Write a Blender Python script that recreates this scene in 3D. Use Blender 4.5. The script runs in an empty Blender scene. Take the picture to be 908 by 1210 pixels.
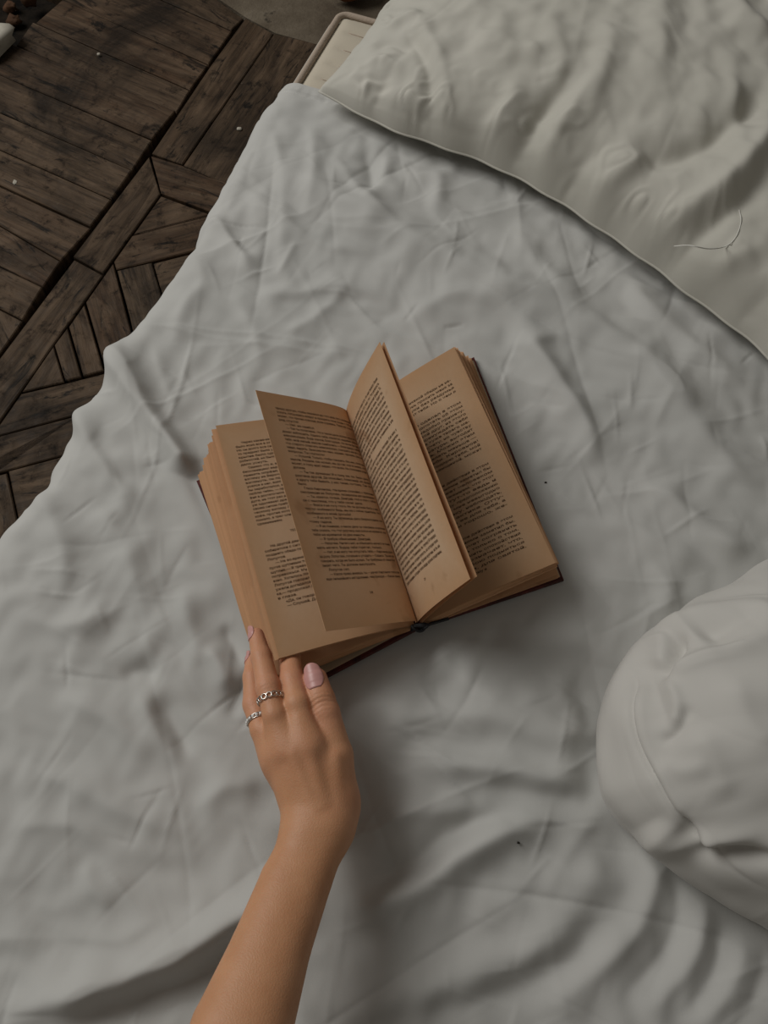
import bpy, math, random
import numpy as np
from mathutils import Vector
from mathutils.geometry import delaunay_2d_cdt

random.seed(7); RNG = np.random.default_rng(11)
sc = bpy.context.scene
COL = sc.collection

# ------------------------------------------------------------------ camera
W, H, F = 908.0, 1210.0, 1010.0
TILT = math.radians(24.0); DIST = 0.78
C = np.array([0.0, -DIST*math.sin(TILT), DIST*math.cos(TILT)])
FWD = -C/np.linalg.norm(C); RT = np.array([1.0, 0, 0]); UPV = np.cross(RT, FWD)
def P(x, y, z):
    """world point at height z seen at photo position x, y"""
    r = FWD + RT*(x-454)/F - UPV*(y-605)/F
    return C + r*((z-C[2])/r[2])
cd = bpy.data.cameras.new('camera'); cam = bpy.data.objects.new('camera', cd); COL.objects.link(cam)
cd.sensor_fit = 'VERTICAL'; cd.sensor_height = 24.0; cd.lens = 24.0*F/H
cd.clip_start = 0.02
cam.location = C; cam.rotation_euler = (TILT, 0, 0)
sc.camera = cam

# ------------------------------------------------------------------ world, light, exposure
wd = bpy.data.worlds.new('world'); sc.world = wd; wd.use_nodes = True
wd.node_tree.nodes['Background'].inputs[0].default_value = (1.0, 0.93, 0.83, 1)
wd.node_tree.nodes['Background'].inputs[1].default_value = 0.10
def area(name, loc, target, size, power, col):
    l = bpy.data.lights.new(name, 'AREA'); l.energy = power; l.color = col; l.shape = 'RECTANGLE'
    l.size, l.size_y = size
    o = bpy.data.objects.new(name, l); COL.objects.link(o); o.location = loc
    o.rotation_euler = (Vector(target)-Vector(loc)).to_track_quat('-Z', 'Y').to_euler()
    return o
area('window_daylight', (-1.75, 1.05, 1.8), (0, 0.1, 0), (1.4, 1.5), 41, (1.0, 0.985, 0.95))
vs = sc.view_settings
vs.view_transform = 'Standard'; vs.look = 'None'; vs.gamma = 1.0; vs.exposure = 0.0
vs.use_curve_mapping = False

# ------------------------------------------------------------------ helpers
def mesh(name, verts, faces, mat=None, parent=None, smooth=False, uv=None, attrs=None):
    verts = np.asarray(verts, dtype=np.float64)
    if parent is not None:
        p = parent; off = np.zeros(3)
        while p is not None: off += np.array(p.location); p = p.parent
        verts = verts - off
    me = bpy.data.meshes.new(name)
    if isinstance(faces, np.ndarray):
        nf, k = faces.shape
        me.vertices.add(len(verts)); me.vertices.foreach_set('co', verts.ravel())
        me.loops.add(nf*k); me.loops.foreach_set('vertex_index', faces.ravel().astype(np.int32))
        me.polygons.add(nf); me.polygons.foreach_set('loop_start', np.arange(0, nf*k, k, dtype=np.int32))
        me.polygons.foreach_set('loop_total', np.full(nf, k, dtype=np.int32))
        me.update(calc_edges=True)
    else:
        me.from_pydata([tuple(v) for v in verts], [], faces)
    if uv is not None:
        li = np.zeros(len(me.loops), dtype=np.int32); me.loops.foreach_get('vertex_index', li)
        me.uv_layers.new(name='uv').data.foreach_set('uv', np.asarray(uv)[li].ravel())
    for an, av in (attrs or {}).items():
        me.attributes.new(an, 'FLOAT', 'POINT').data.foreach_set('value', np.asarray(av, dtype=np.float32))
    if smooth: me.polygons.foreach_set('use_smooth', np.ones(len(me.polygons), dtype=bool))
    if mat: me.materials.append(mat)
    o = bpy.data.objects.new(name, me); COL.objects.link(o)
    if parent is not None: o.parent = parent
    return o
def tag(o, label, cat, group=None):
    o['label'] = label; o['category'] = cat
    if group: o['group'] = group
    return o
def empty(name, loc, label, cat, group=None):
    o = bpy.data.objects.new(name, None); COL.objects.link(o); o.location = tuple(loc)
    o.empty_display_size = 0.02
    return tag(o, label, cat, group)
def structure(o): o['kind'] = 'structure'; return o

def grid_faces(n, m, wrap=False):
    i = np.arange(n-1)[:, None]; j = np.arange(m if wrap else m-1)[None, :]
    j2 = (j+1) % m
    return np.stack([i*m+j+0*i, (i+1)*m+j, (i+1)*m+j2, i*m+j2+0*i], -1).reshape(-1, 4)
def tube(path, rad, k=8, caps=True, closed=False):
    path = np.asarray(path, float); n = len(path)
    rad = np.broadcast_to(np.asarray(rad, float), (n,))
    if closed: tg = np.roll(path, -1, 0)-np.roll(path, 1, 0)
    else: tg = np.gradient(path, axis=0)
    tg /= np.linalg.norm(tg, axis=1)[:, None]+1e-12
    ref = np.array([0.13, 0.21, 0.97])
    V = []
    for p, t, r in zip(path, tg, rad):
        u = np.cross(ref, t)
        if np.linalg.norm(u) < .05: u = np.cross([1, 0, 0], t)
        u /= np.linalg.norm(u); w = np.cross(t, u)
        for q in range(k):
            a = 2*math.pi*q/k; V.append(p+r*(math.cos(a)*u+math.sin(a)*w))
    fs = []
    for i in range(n if closed else n-1):
        for q in range(k):
            i2 = (i+1) % n
            fs.append((i*k+q, i*k+(q+1) % k, i2*k+(q+1) % k, i2*k+q))
    if caps and not closed:
        fs.append(tuple(range(k-1, -1, -1))); fs.append(tuple((n-1)*k+q for q in range(k)))
    return np.array(V), fs
def join(parts):
    V = []; Fs = []; n = 0
    for v, f in parts:
        V.append(np.asarray(v)); Fs += [tuple(int(i)+n for i in q) for q in f]; n += len(v)
    return np.concatenate(V), Fs
def spline(pts, n=24):
    pts = np.asarray(pts, float)
    if len(pts) == 2: return pts[0]+(pts[1]-pts[0])*np.linspace(0, 1, n)[:, None]
    e = np.concatenate([[2*pts[0]-pts[1]], pts, [2*pts[-1]-pts[-2]]])
    out = []
    m = len(pts)-1
    for t in np.linspace(0, m, n):
        i = min(int(t), m-1); f = t-i
        p0, p1, p2, p3 = e[i:i+4]
        out.append(.5*((2*p1)+(-p0+p2)*f+(2*p0-5*p1+4*p2-p3)*f*f+(-p0+3*p1-3*p2+p3)*f**3))
    return np.array(out)
def blob(n, m, lo, hi, step, seed):
    """band-passed noise field on a grid with spacing step (wavelengths lo..hi metres), unit deviation"""
    r = np.random.default_rng(seed); w = np.fft.rfft2(r.standard_normal((n, m)))
    fx = np.fft.fftfreq(n, step)[:, None]; fy = np.fft.rfftfreq(m, step)[None, :]
    k = np.sqrt(fx*fx+fy*fy)+1e-9
    w *= np.exp(-(k*lo*.6)**2)*(1-np.exp(-(k*hi)**2))
    g = np.fft.irfft2(w, s=(n, m)); return g/g.std()
def fold_field(X, Y, folds):
    """sum of cloth folds; each fold = (points, width left, width right, height)"""
    out = np.zeros_like(X)
    for pts, w1, w2, h in folds:
        c = spline(pts, 6*len(pts)); m = 3*max(w1, w2)
        msk = (X > c[:, 0].min()-m) & (X < c[:, 0].max()+m) & (Y > c[:, 1].min()-m) & (Y < c[:, 1].max()+m)
        if not msk.any(): continue
        x = X[msk]; y = Y[msk]; best = np.full(x.shape, 1e9); sg = np.zeros_like(x); tt = np.zeros_like(x)
        n = len(c)-1
        for i in range(n):
            d = c[i+1]-c[i]; L2 = d@d+1e-12
            t = np.clip(((x-c[i, 0])*d[0]+(y-c[i, 1])*d[1])/L2, 0, 1)
            dx = x-c[i, 0]-t*d[0]; dy = y-c[i, 1]-t*d[1]; dd = dx*dx+dy*dy
            b = dd < best
            best[b] = dd[b]; sg[b] = (d[0]*dy-d[1]*dx)[b]; tt[b] = ((i+t)/n)[b]
        w = np.where(sg > 0, w1, w2); dist = np.sqrt(best)
        tap = np.clip(np.minimum(tt, 1-tt)/.28, 0, 1); tap = tap*tap*(3-2*tap)
        out[msk] += h*tap/(1+(dist/w)**2)**1.6
    return out
def creases(X, Y, n, seed, hmax, lens, wid, ang=None, spread=3.2):
    r = np.random.default_rng(seed); out = np.zeros_like(X)
    x0, x1, y0, y1 = X.min(), X.max(), Y.min(), Y.max()
    gx = X[:, 0]; gy = Y[0, :]
    for _ in range(n):
        cx = r.uniform(x0, x1); cy = r.uniform(y0, y1)
        th = (r.choice(ang)+r.normal()*.25) if ang is not None and r.random() < .75 else r.uniform(0, math.pi)
        L = r.uniform(*lens); w = r.uniform(*wid); h = hmax*r.uniform(.25, 1)*r.choice([-1, 1], p=[.45, .55])
        m = L/2+4*w
        i0, i1 = np.searchsorted(gx, [cx-m, cx+m]); j0, j1 = np.searchsorted(gy, [cy-m, cy+m])
        if i1-i0 < 2 or j1-j0 < 2: continue
        x = X[i0:i1, j0:j1]-cx; y = Y[i0:i1, j0:j1]-cy
        s = x*math.cos(th)+y*math.sin(th); d = -x*math.sin(th)+y*math.cos(th)
        d = d+r.uniform(-.1, .1)*s*s/L*2
        tap = np.clip(1-(2*s/L)**2, 0, 1)
        out[i0:i1, j0:j1] += h*tap*np.exp(-np.abs(d)/w)*np.where(d > 0, 1, np.exp(-np.abs(d)/w*r.uniform(0, 1.5)))
    return out

def gauss(h, sig, step):
    fx = np.fft.fftfreq(h.shape[0], step)[:, None]; fy = np.fft.rfftfreq(h.shape[1], step)[None, :]
    return np.fft.irfft2(np.fft.rfft2(h)*np.exp(-2*(math.pi*sig)**2*(fx*fx+fy*fy)), s=h.shape)
def facets(n, m, step, cell, seed, sig, stretch=(1.0, 1.0)):
    """flat facets meeting in straight creases (a randomly triangulated sheet), softened by sig"""
    r = np.random.default_rng(seed); ca, cb = cell*stretch[0]/step, cell*stretch[1]/step
    ia = np.arange(-1, n/ca+2); ib = np.arange(-1, m/cb+2)
    gi, gj = np.meshgrid(ia, ib, indexing='ij')
    pi = ((gi+r.uniform(-.48, .48, gi.shape))*ca).ravel(); pj = ((gj+r.uniform(-.48, .48, gi.shape)+.5*(gi % 2))*cb).ravel()
    hz = r.normal(size=pi.shape)
    tri = delaunay_2d_cdt([Vector((float(a), float(b))) for a, b in zip(pi, pj)], [], [], 0, 1e-4)
    pv = np.array([tuple(q) for q in tri[0]]); src = [q[0] if q else 0 for q in tri[3]]; hv = hz[src]
    out = np.zeros((n, m))
    for f in tri[2]:
        f = list(f)[:3]; q = pv[f]; z = hv[f]
        i0, i1 = max(0, int(q[:, 0].min())), min(n, int(q[:, 0].max())+2); j0, j1 = max(0, int(q[:, 1].min())), min(m, int(q[:, 1].max())+2)
        if i1 <= i0 or j1 <= j0: continue
        I, J = np.mgrid[i0:i1, j0:j1]
        d = (q[1, 1]-q[2, 1])*(q[0, 0]-q[2, 0])+(q[2, 0]-q[1, 0])*(q[0, 1]-q[2, 1])
        if abs(d) < 1e-9: continue
        l0 = ((q[1, 1]-q[2, 1])*(I-q[2, 0])+(q[2, 0]-q[1, 0])*(J-q[2, 1]))/d
        l1 = ((q[2, 1]-q[0, 1])*(I-q[2, 0])+(q[0, 0]-q[2, 0])*(J-q[2, 1]))/d
        l2 = 1-l0-l1; k = (l0 >= -1e-6) & (l1 >= -1e-6) & (l2 >= -1e-6)
        out[i0:i1, j0:j1][k] = (l0*z[0]+l1*z[1]+l2*z[2])[k]
    return gauss(out, sig, step)

def relax(P0, eps, iters, anchor, bend, floor_z, grav, sag=1.0):
    """let an over-long cloth buckle into folds: position based cloth on a grid, eps = excess length (rows, columns)"""
    p = P0.astype(np.float64).copy(); n, m = p.shape[:2]
    cons = []
    def add(di, dj, k, stretch, step):
        i0, i1 = max(0, -di), n-max(0, di); j0, j1 = max(0, -dj), m-max(0, dj)
        A = (slice(i0, i1), slice(j0, j1)); B = (slice(i0+di, i1+di), slice(j0+dj, j1+dj))
        rest = np.linalg.norm(P0[A]-P0[B], axis=2)
        if stretch is not None: rest = rest*(1+.5*(stretch[A]+stretch[B]))
        for c in range(2):
            if di:
                a0 = i0+c*step
                for s_ in range(step):
                    ia = np.arange(a0+s_, i1, 2*step)
                    if len(ia): cons.append((slice(a0+s_, i1, 2*step), slice(j0, j1), di, dj, rest[a0+s_-i0::2*step], k))
            else:
                b0 = j0+c*step
                for s_ in range(step):
                    ja = np.arange(b0+s_, j1, 2*step)
                    if len(ja): cons.append((slice(i0, i1), slice(b0+s_, j1, 2*step), di, dj, rest[:, b0+s_-j0::2*step], k))
    ea, ec = eps; ed_ = .5*(ea+ec)
    add(1, 0, .9, ea, 1); add(0, 1, .9, ec, 1); add(1, 1, .6, ed_, 1); add(1, -1, .6, ed_, 1)
    add(2, 0, bend, None, 2); add(0, 2, bend, None, 2)
    edge = np.ones((n, m)); edge[:2] = edge[-2:] = 0; edge[:, :2] = edge[:, -2:] = 0
    vel = np.zeros_like(p)
    for it in range(iters):
        q = p.copy(); p += vel*.90*edge[..., None]; p[..., 2] += (P0[..., 2]-p[..., 2])*grav
        for si, sj, di, dj, rest, k in cons:
            A = p[si, sj]
            i0 = si.start+di; j0 = sj.start+dj
            B = p[slice(i0, si.stop+di, si.step), slice(j0, sj.stop+dj, sj.step)]
            d = B-A; L = np.sqrt((d*d).sum(-1))+1e-9
            d *= (.5*k*(L-rest)/L)[..., None]
            A += d; B -= d
        p[..., :2] += (P0[..., :2]-p[..., :2])*anchor
        p[..., 2] = np.maximum(p[..., 2], floor_z)
        p = P0*(1-edge[..., None])+p*edge[..., None]
        vel = np.clip(p-q, -.002, .002)
    return p
def upsample(A, n, m):
    """cubic resampling of an (i, j, k) array to n x m"""
    def one(A, n):
        k = A.shape[0]; t = np.linspace(0, k-1, n); i = np.clip(t.astype(int), 0, k-2); f = (t-i).reshape(-1, *([1]*(A.ndim-1)))
        g = lambda o: A[np.clip(i+o, 0, k-1)]
        a, b, c, d = g(-1), g(0), g(1), g(2)
        w = ((1-f)**3/6, (3*f**3-6*f**2+4)/6, (-3*f**3+3*f**2+3*f+1)/6, f**3/6)
        return a*w[0]+b*w[1]+c*w[2]+d*w[3]
    return np.swapaxes(one(np.swapaxes(one(A, n), 0, 1), m), 0, 1)

# ------------------------------------------------------------------ materials
def material(name, rough=.8, spec=.3):
    m = bpy.data.materials.new(name); m.use_nodes = True
    nt = m.node_tree; b = nt.nodes['Principled BSDF']
    b.inputs['Roughness'].default_value = rough; b.inputs['Specular IOR Level'].default_value = spec
    return m, nt, b
def node(nt, t, **kw):
    n = nt.nodes.new(t)
    for k, v in kw.items(): setattr(n, k, v)
    return n
def noise(nt, scale, detail=4, rough=.55, vec=None, dist=0):
    n = node(nt, 'ShaderNodeTexNoise'); n.inputs['Scale'].default_value = scale
    n.inputs['Detail'].default_value = detail; n.inputs['Roughness'].default_value = rough
    n.inputs['Distortion'].default_value = dist
    if vec is not None: nt.links.new(vec, n.inputs['Vector'])
    return n.outputs['Fac']
def ramp(nt, fac, stops):
    r = node(nt, 'ShaderNodeValToRGB'); e = r.color_ramp.elements
    while len(e) < len(stops): e.new(.5)
    for q, (p, c) in zip(e, stops): q.position = p; q.color = tuple(c)+(1,) if len(c) == 3 else c
    nt.links.new(fac, r.inputs[0]); return r.outputs['Color']
def mixc(nt, fac, a, b, blend='MIX'):
    m = node(nt, 'ShaderNodeMix', data_type='RGBA', blend_type=blend)
    for i, v in ((0, fac), (6, a), (7, b)):
        if hasattr(v, 'links') or hasattr(v, 'is_output'): nt.links.new(v, m.inputs[i])
        else: m.inputs[i].default_value = v if i == 0 else tuple(v)+(1,)
    return m.outputs[2]
def mth(nt, op, a, b=0.0):
    m = node(nt, 'ShaderNodeMath', operation=op)
    for i, v in ((0, a), (1, b)):
        if hasattr(v, 'is_output'): nt.links.new(v, m.inputs[i])
        else: m.inputs[i].default_value = v
    return m.outputs[0]
def bump(nt, b, h, strength, dist):
    n = node(nt, 'ShaderNodeBump'); n.inputs['Strength'].default_value = strength
    n.inputs['Distance'].default_value = dist
    nt.links.new(h, n.inputs['Height']); nt.links.new(n.outputs[0], b.inputs['Normal'])
def coord(nt, which='Object'): return node(nt, 'ShaderNodeTexCoord').outputs[which]
def mapping(nt, vec, scale):
    m = node(nt, 'ShaderNodeMapping'); m.inputs['Scale'].default_value = scale
    nt.links.new(vec, m.inputs['Vector']); return m.outputs[0]

def cloth_mat(name, c1, c2, fine=.25):
    m, nt, b = material(name, .85, .15)
    v = coord(nt)
    nt.links.new(ramp(nt, noise(nt, 7, 3, .5, v), [(.3, c1), (.7, c2)]), b.inputs['Base Color'])
    b.inputs['Sheen Weight'].default_value = .12
    bump(nt, b, noise(nt, 1100, 2, .5, v), fine, .0003)
    return m
M_sheet = cloth_mat('white_sheet_cotton', (.50, .50, .478), (.55, .545, .522))
M_pillow = cloth_mat('ivory_pillow_cotton', (.51, .497, .44), (.56, .543, .487), .2)
M_duvet = cloth_mat('white_duvet_cotton', (.54, .53, .497), (.59, .575, .542), .15)
M_matt = cloth_mat('cream_ticking', (.50, .45, .36), (.58, .52, .42))
M_pipe, nt, b = material('cord_piping', .8); b.inputs['Base Color'].default_value = (.42, .34, .27, 1)
bump(nt, b, noise(nt, 500, 1, .5, coord(nt)), .5, .001)
M_tape, nt, b = material('zip_tape', .7); b.inputs['Base Color'].default_value = (.50, .47, .41, 1)
M_thread, nt, b = material('white_thread', .7); b.inputs['Base Color'].default_value = (.72, .71, .66, 1)

# old oak planks
M_wood, nt, b = material('worn_oak', .7, .16)
uvv = coord(nt, 'UV'); ov = coord(nt, 'Object')
oi = node(nt, 'ShaderNodeObjectInfo'); rnd = oi.outputs['Random']
sh = node(nt, 'ShaderNodeVectorMath', operation='ADD'); nt.links.new(uvv, sh.inputs[0])
cmb = node(nt, 'ShaderNodeCombineXYZ'); nt.links.new(mth(nt, 'MULTIPLY', rnd, 37.0), cmb.inputs[0]); nt.links.new(mth(nt, 'MULTIPLY', rnd, 91.0), cmb.inputs[1])
nt.links.new(cmb.outputs[0], sh.inputs[1])
grain = noise(nt, 1.0, 8, .65, mapping(nt, sh.outputs[0], (9, 150, 1)), .6)
streak = noise(nt, 1.0, 5, .6, mapping(nt, sh.outputs[0], (5, 34, 1)), 1.2)
base = ramp(nt, rnd, [(0, (.060, .038, .022)), (.35, (.084, .055, .033)), (.7, (.075, .042, .023)), (1, (.105, .073, .046))])
c = mixc(nt, ramp(nt, grain, [(.32, (0, 0, 0)), (.62, (1, 1, 1))]), (.020, .013, .008), base)
c = mixc(nt, ramp(nt, streak, [(.42, (0, 0, 0)), (.70, (.6, .6, .6))]), c, (.165, .112, .072))
scar = noise(nt, 1.0, 7, .72, mapping(nt, sh.outputs[0], (7, 26, 1)), 2.0)
big = noise(nt, 4.2, 5, .65, ov, .8)
c = mixc(nt, ramp(nt, big, [(.50, (0, 0, 0)), (.68, (.85, .85, .85))]), c, (.012, .008, .005))
worn = noise(nt, 30, 6, .75, ov, .4)
c = mixc(nt, ramp(nt, worn, [(.54, (0, 0, 0)), (.66, (.8, .8, .8))]), c, (.007, .005, .004))
c = mixc(nt, ramp(nt, scar, [(.57, (0, 0, 0)), (.64, (.9, .9, .9))]), c, (.005, .004, .003))
c = mixc(nt, ramp(nt, noise(nt, 55, 7, .8, ov, .3), [(.62, (0, 0, 0)), (.72, (.45, .45, .45))]), c, (.21, .165, .12))
nt.links.new(c, b.inputs['Base Color'])
nt.links.new(ramp(nt, worn, [(.3, (.5, .5, .5)), (.7, (.85, .85, .85))]), b.inputs['Roughness'])
bump(nt, b, mth(nt, 'ADD', grain, mth(nt, 'MULTIPLY', scar, -1.2)), .6, .002)
# tarry planks of the older panel are the same oak, blacker
M_dirt, nt, b = material('black_subfloor_dirt', .95, .1)
nt.links.new(ramp(nt, noise(nt, 25, 6, .7, coord(nt)), [(.4, (.004, .0035, .003)), (.75, (.03, .022, .015))]), b.inputs['Base Color'])
M_conc, nt, b = material('grimy_concrete', .9, .2)
v = coord(nt)
cc = ramp(nt, noise(nt, 6, 7, .7, v, .5), [(.32, (.075, .056, .038)), (.55, (.15, .122, .088)), (.75, (.23, .195, .15))])
cc = mixc(nt, ramp(nt, noise(nt, 22, 6, .75, v), [(.60, (0, 0, 0)), (.68, (.8, .8, .8))]), cc, (.015, .012, .01))
nt.links.new(cc, b.inputs['Base Color']); bump(nt, b, noise(nt, 45, 6, .7, v), .7, .006)
M_plaster, nt, b = material('pale_plaster', .9, .2)
nt.links.new(ramp(nt, noise(nt, 30, 5, .6, coord(nt)), [(.3, (.40, .37, .31)), (.7, (.52, .49, .42))]), b.inputs['Base Color'])
M_brick, nt, b = material('terracotta', .85, .2)
nt.links.new(ramp(nt, noise(nt, 60, 5, .6, coord(nt)), [(.3, (.05, .026, .014)), (.7, (.10, .05, .026))]), b.inputs['Base Color'])

M_redbrick, nt, b = material('red_brick', .85, .2)
nt.links.new(ramp(nt, noise(nt, 60, 5, .6, coord(nt)), [(.3, (.20, .08, .04)), (.7, (.32, .14, .07))]), b.inputs['Base Color'])

# paper
def paper_mat(name, c_in, c_edge):
    m, nt, b = material(name, .85, .15)
    uv = coord(nt, 'UV'); sp = node(nt, 'ShaderNodeSeparateXYZ'); nt.links.new(uv, sp.inputs[0])
    u, vv = sp.outputs[0], sp.outputs[1]
    oi = node(nt, 'ShaderNodeObjectInfo'); ob = coord(nt, 'Object')
    n1 = noise(nt, 28, 4, .6, ob)
    eu = mth(nt, 'MULTIPLY', mth(nt, 'ABSOLUTE', mth(nt, 'SUBTRACT', u, .42)), 1.72)
    ev = mth(nt, 'MULTIPLY', mth(nt, 'ABSOLUTE', mth(nt, 'SUBTRACT', vv, .5)), 2.0)
    e = mth(nt, 'MAXIMUM', eu, ev)
    e = mth(nt, 'ADD', e, mth(nt, 'MULTIPLY', mth(nt, 'SUBTRACT', n1, .5), .28))
    col = mixc(nt, ramp(nt, e, [(.62, (0, 0, 0)), (1.0, (1, 1, 1))]), c_in, c_edge)
    st = noise(nt, 26, 3, .5, mapping(nt, ob, (1, 1, 1)), .3)
    col = mixc(nt, ramp(nt, st, [(.63, (0, 0, 0)), (.70, (.5, .5, .5))]), col, (.30, .135, .055))
    col = mixc(nt, mth(nt, 'MULTIPLY', noise(nt, 240, 3, .6, ob), .18), col, (.30, .19, .10))
    col = mixc(nt, mth(nt, 'MULTIPLY', oi.outputs['Random'], .38), col, c_edge) if c_in[0] > .77 else col
    col = mixc(nt, mth(nt, 'MULTIPLY', mth(nt, 'FRACT', mth(nt, 'MULTIPLY', oi.outputs['Random'], 7.3)), .35), col, (.36, .19, .09)) if c_in[0] > .77 else col
    nt.links.new(col, b.inputs['Base Color'])
    bump(nt, b, noise(nt, 150, 3, .5, ob), .15, .0006)
    tr = node(nt, 'ShaderNodeBsdfTranslucent'); tr.inputs[0].default_value = (.85, .52, .27, 1)
    mx = node(nt, 'ShaderNodeMixShader'); mx.inputs[0].default_value = .26
    nt.links.new(b.outputs[0], mx.inputs[1]); nt.links.new(tr.outputs[0], mx.inputs[2])
    nt.links.new(mx.outputs[0], nt.nodes['Material Output'].inputs['Surface'])
    return m
M_paper = paper_mat('aged_paper', (.86, .665, .46), (.74, .485, .28))
M_edge = paper_mat('aged_paper_block', (.88, .60, .38), (.82, .51, .29))
M_end, nt, b = material('endpaper', .85, .15)
nt.links.new(ramp(nt, noise(nt, 20, 4, .6, coord(nt)), [(.3, (.36, .29, .20)), (.7, (.46, .38, .27))]), b.inputs['Base Color'])
M_ink, nt, b = material('print_ink', .8, .1); b.inputs['Base Color'].default_value = (.11, .065, .036, 1)
M_cover, nt, b = material('red_book_cloth', .7, .3)
v = coord(nt)
nt.links.new(ramp(nt, noise(nt, 40, 5, .65, v), [(.35, (.022, .007, .005)), (.62, (.10, .016, .012)), (.8, (.17, .06, .035))]), b.inputs['Base Color'])
bump(nt, b, noise(nt, 700, 2, .5, v), .4, .0005)
M_black, nt, b = material('black_headband', .6, .4); b.inputs['Base Color'].default_value = (.008, .008, .010, 1)
# skin
M_skin, nt, b = material('skin', .50, .38)
v = coord(nt)
at = node(nt, 'ShaderNodeAttribute', attribute_name='flush')
c = ramp(nt, noise(nt, 40, 5, .6, v), [(.3, (.54, .262, .132)), (.7, (.62, .32, .17))])
c = mixc(nt, at.outputs['Fac'], c, (.66, .305, .20))
nt.links.new(c, b.inputs['Base Color'])
b.inputs['Subsurface Weight'].default_value = .12; b.inputs['Subsurface Radius'].default_value = (.006, .0022, .0012)
b.inputs['Subsurface Scale'].default_value = .5
vor = node(nt, 'ShaderNodeTexVoronoi'); vor.inputs['Scale'].default_value = 900; nt.links.new(v, vor.inputs['Vector'])
bump(nt, b, mth(nt, 'ADD', vor.outputs['Distance'], noise(nt, 260, 4, .6, v)), .22, .0006)
M_nail, nt, b = material('pink_nail_polish', .33, .45); b.inputs['Base Color'].default_value = (.60, .31, .285, 1)
M_silver, nt, b = material('silver', .25, .5); b.inputs['Base Color'].default_value = (.72, .69, .64, 1); b.inputs['Metallic'].default_value = 1
M_stone, nt, b = material('clear_stone', .08, .9); b.inputs['Base Color'].default_value = (.80, .80, .78, 1)

# ------------------------------------------------------------------ floor
ZF = -0.30
c0 = np.array([-.9, -.6]); 
def slab(name, x0, x1, y0, y1, z0, z1, mat, parent=None):
    V = [(x, y, z) for z in (z0, z1) for x, y in ((x0, y0), (x1, y0), (x1, y1), (x0, y1))]
    return mesh(name, V, [(3, 2, 1, 0), (4, 5, 6, 7), (0, 1, 5, 4), (1, 2, 6, 5), (2, 3, 7, 6), (3, 0, 4, 7)], mat, parent)
floor = structure(slab('floor', -2.2, 2.0, -1.6, 2.4, ZF-.10, ZF-.022, M_dirt))
def plank(poly, dz=0.0, inset=.0009, pts_world=False, mat=None):
    p = np.array([P(x, y, ZF)[:2] for x, y in poly]) if not pts_world else np.array(poly)
    ar = .5*np.sum(p[:, 0]*np.roll(p[:, 1], -1)-np.roll(p[:, 0], -1)*p[:, 1])
    if ar < 0: p = p[::-1]
    n = len(p)
    def inset_poly(p, d):
        out = []
        for i in range(n):
            a, q, e = p[i-1], p[i], p[(i+1) % n]
            d1 = (q-a)/np.linalg.norm(q-a); d2 = (e-q)/np.linalg.norm(e-q)
            n1 = np.array([-d1[1], d1[0]]); n2 = np.array([-d2[1], d2[0]])
            s = n1+n2; out.append(q+s*d/max(.35, 1+n1@n2))
        return np.array(out)
    a = inset_poly(p, inset); t = inset_poly(p, inset+.0014)
    L = [np.linalg.norm(p[(i+1) % n]-p[i]) for i in range(n)]; k = int(np.argmax(L))
    ax = (p[(k+1) % n]-p[k])/L[k]; ay = np.array([-ax[1], ax[0]])
    z = ZF+dz
    tl = RNG.normal(size=2)*.006
    zz = lambda q: z+(q-p.mean(0))@tl
    V = [(*q, ZF-.022) for q in a]+[(*q, zz(q)-.0014) for q in a]+[(*q, zz(q)) for q in t]
    fs = [tuple(range(2*n, 3*n))]
    for i in range(n):
        j = (i+1) % n
        fs.append((i, j, n+j, n+i)); fs.append((n+i, n+j, 2*n+j, 2*n+i))
    uv = [((q[0]*ax[0]+q[1]*ax[1]), (q[0]*ay[0]+q[1]*ay[1])) for q in np.concatenate([a, a, t])]
    return mesh('plank', V, fs, mat or M_wood, floor, uv=uv)
seam = [(275, 36), (247, 75), (225, 105), (209, 132), (180.6, 166), (157, 202), (133, 237), (108, 269), (72, 308), (51, 339), (27, 379)]
lefts = [(194, 0), (79, 0), (44, 27), (21, 54), (0, 88), (0, 133), (0, 177), (0, 219), (0, 266), (0, 315), (0, 365)]
def ext(a, b, k): return (a[0]+(a[0]-b[0])*k, a[1]+(a[1]-b[1])*k)
far = []
for s, l in zip(seam, lefts):
    k = 1.0 if l[0] > 0 else 1.5
    far.append(ext(l, s, k*max(.25, 160/math.hypot(s[0]-l[0], s[1]-l[1])*.35)))
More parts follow.
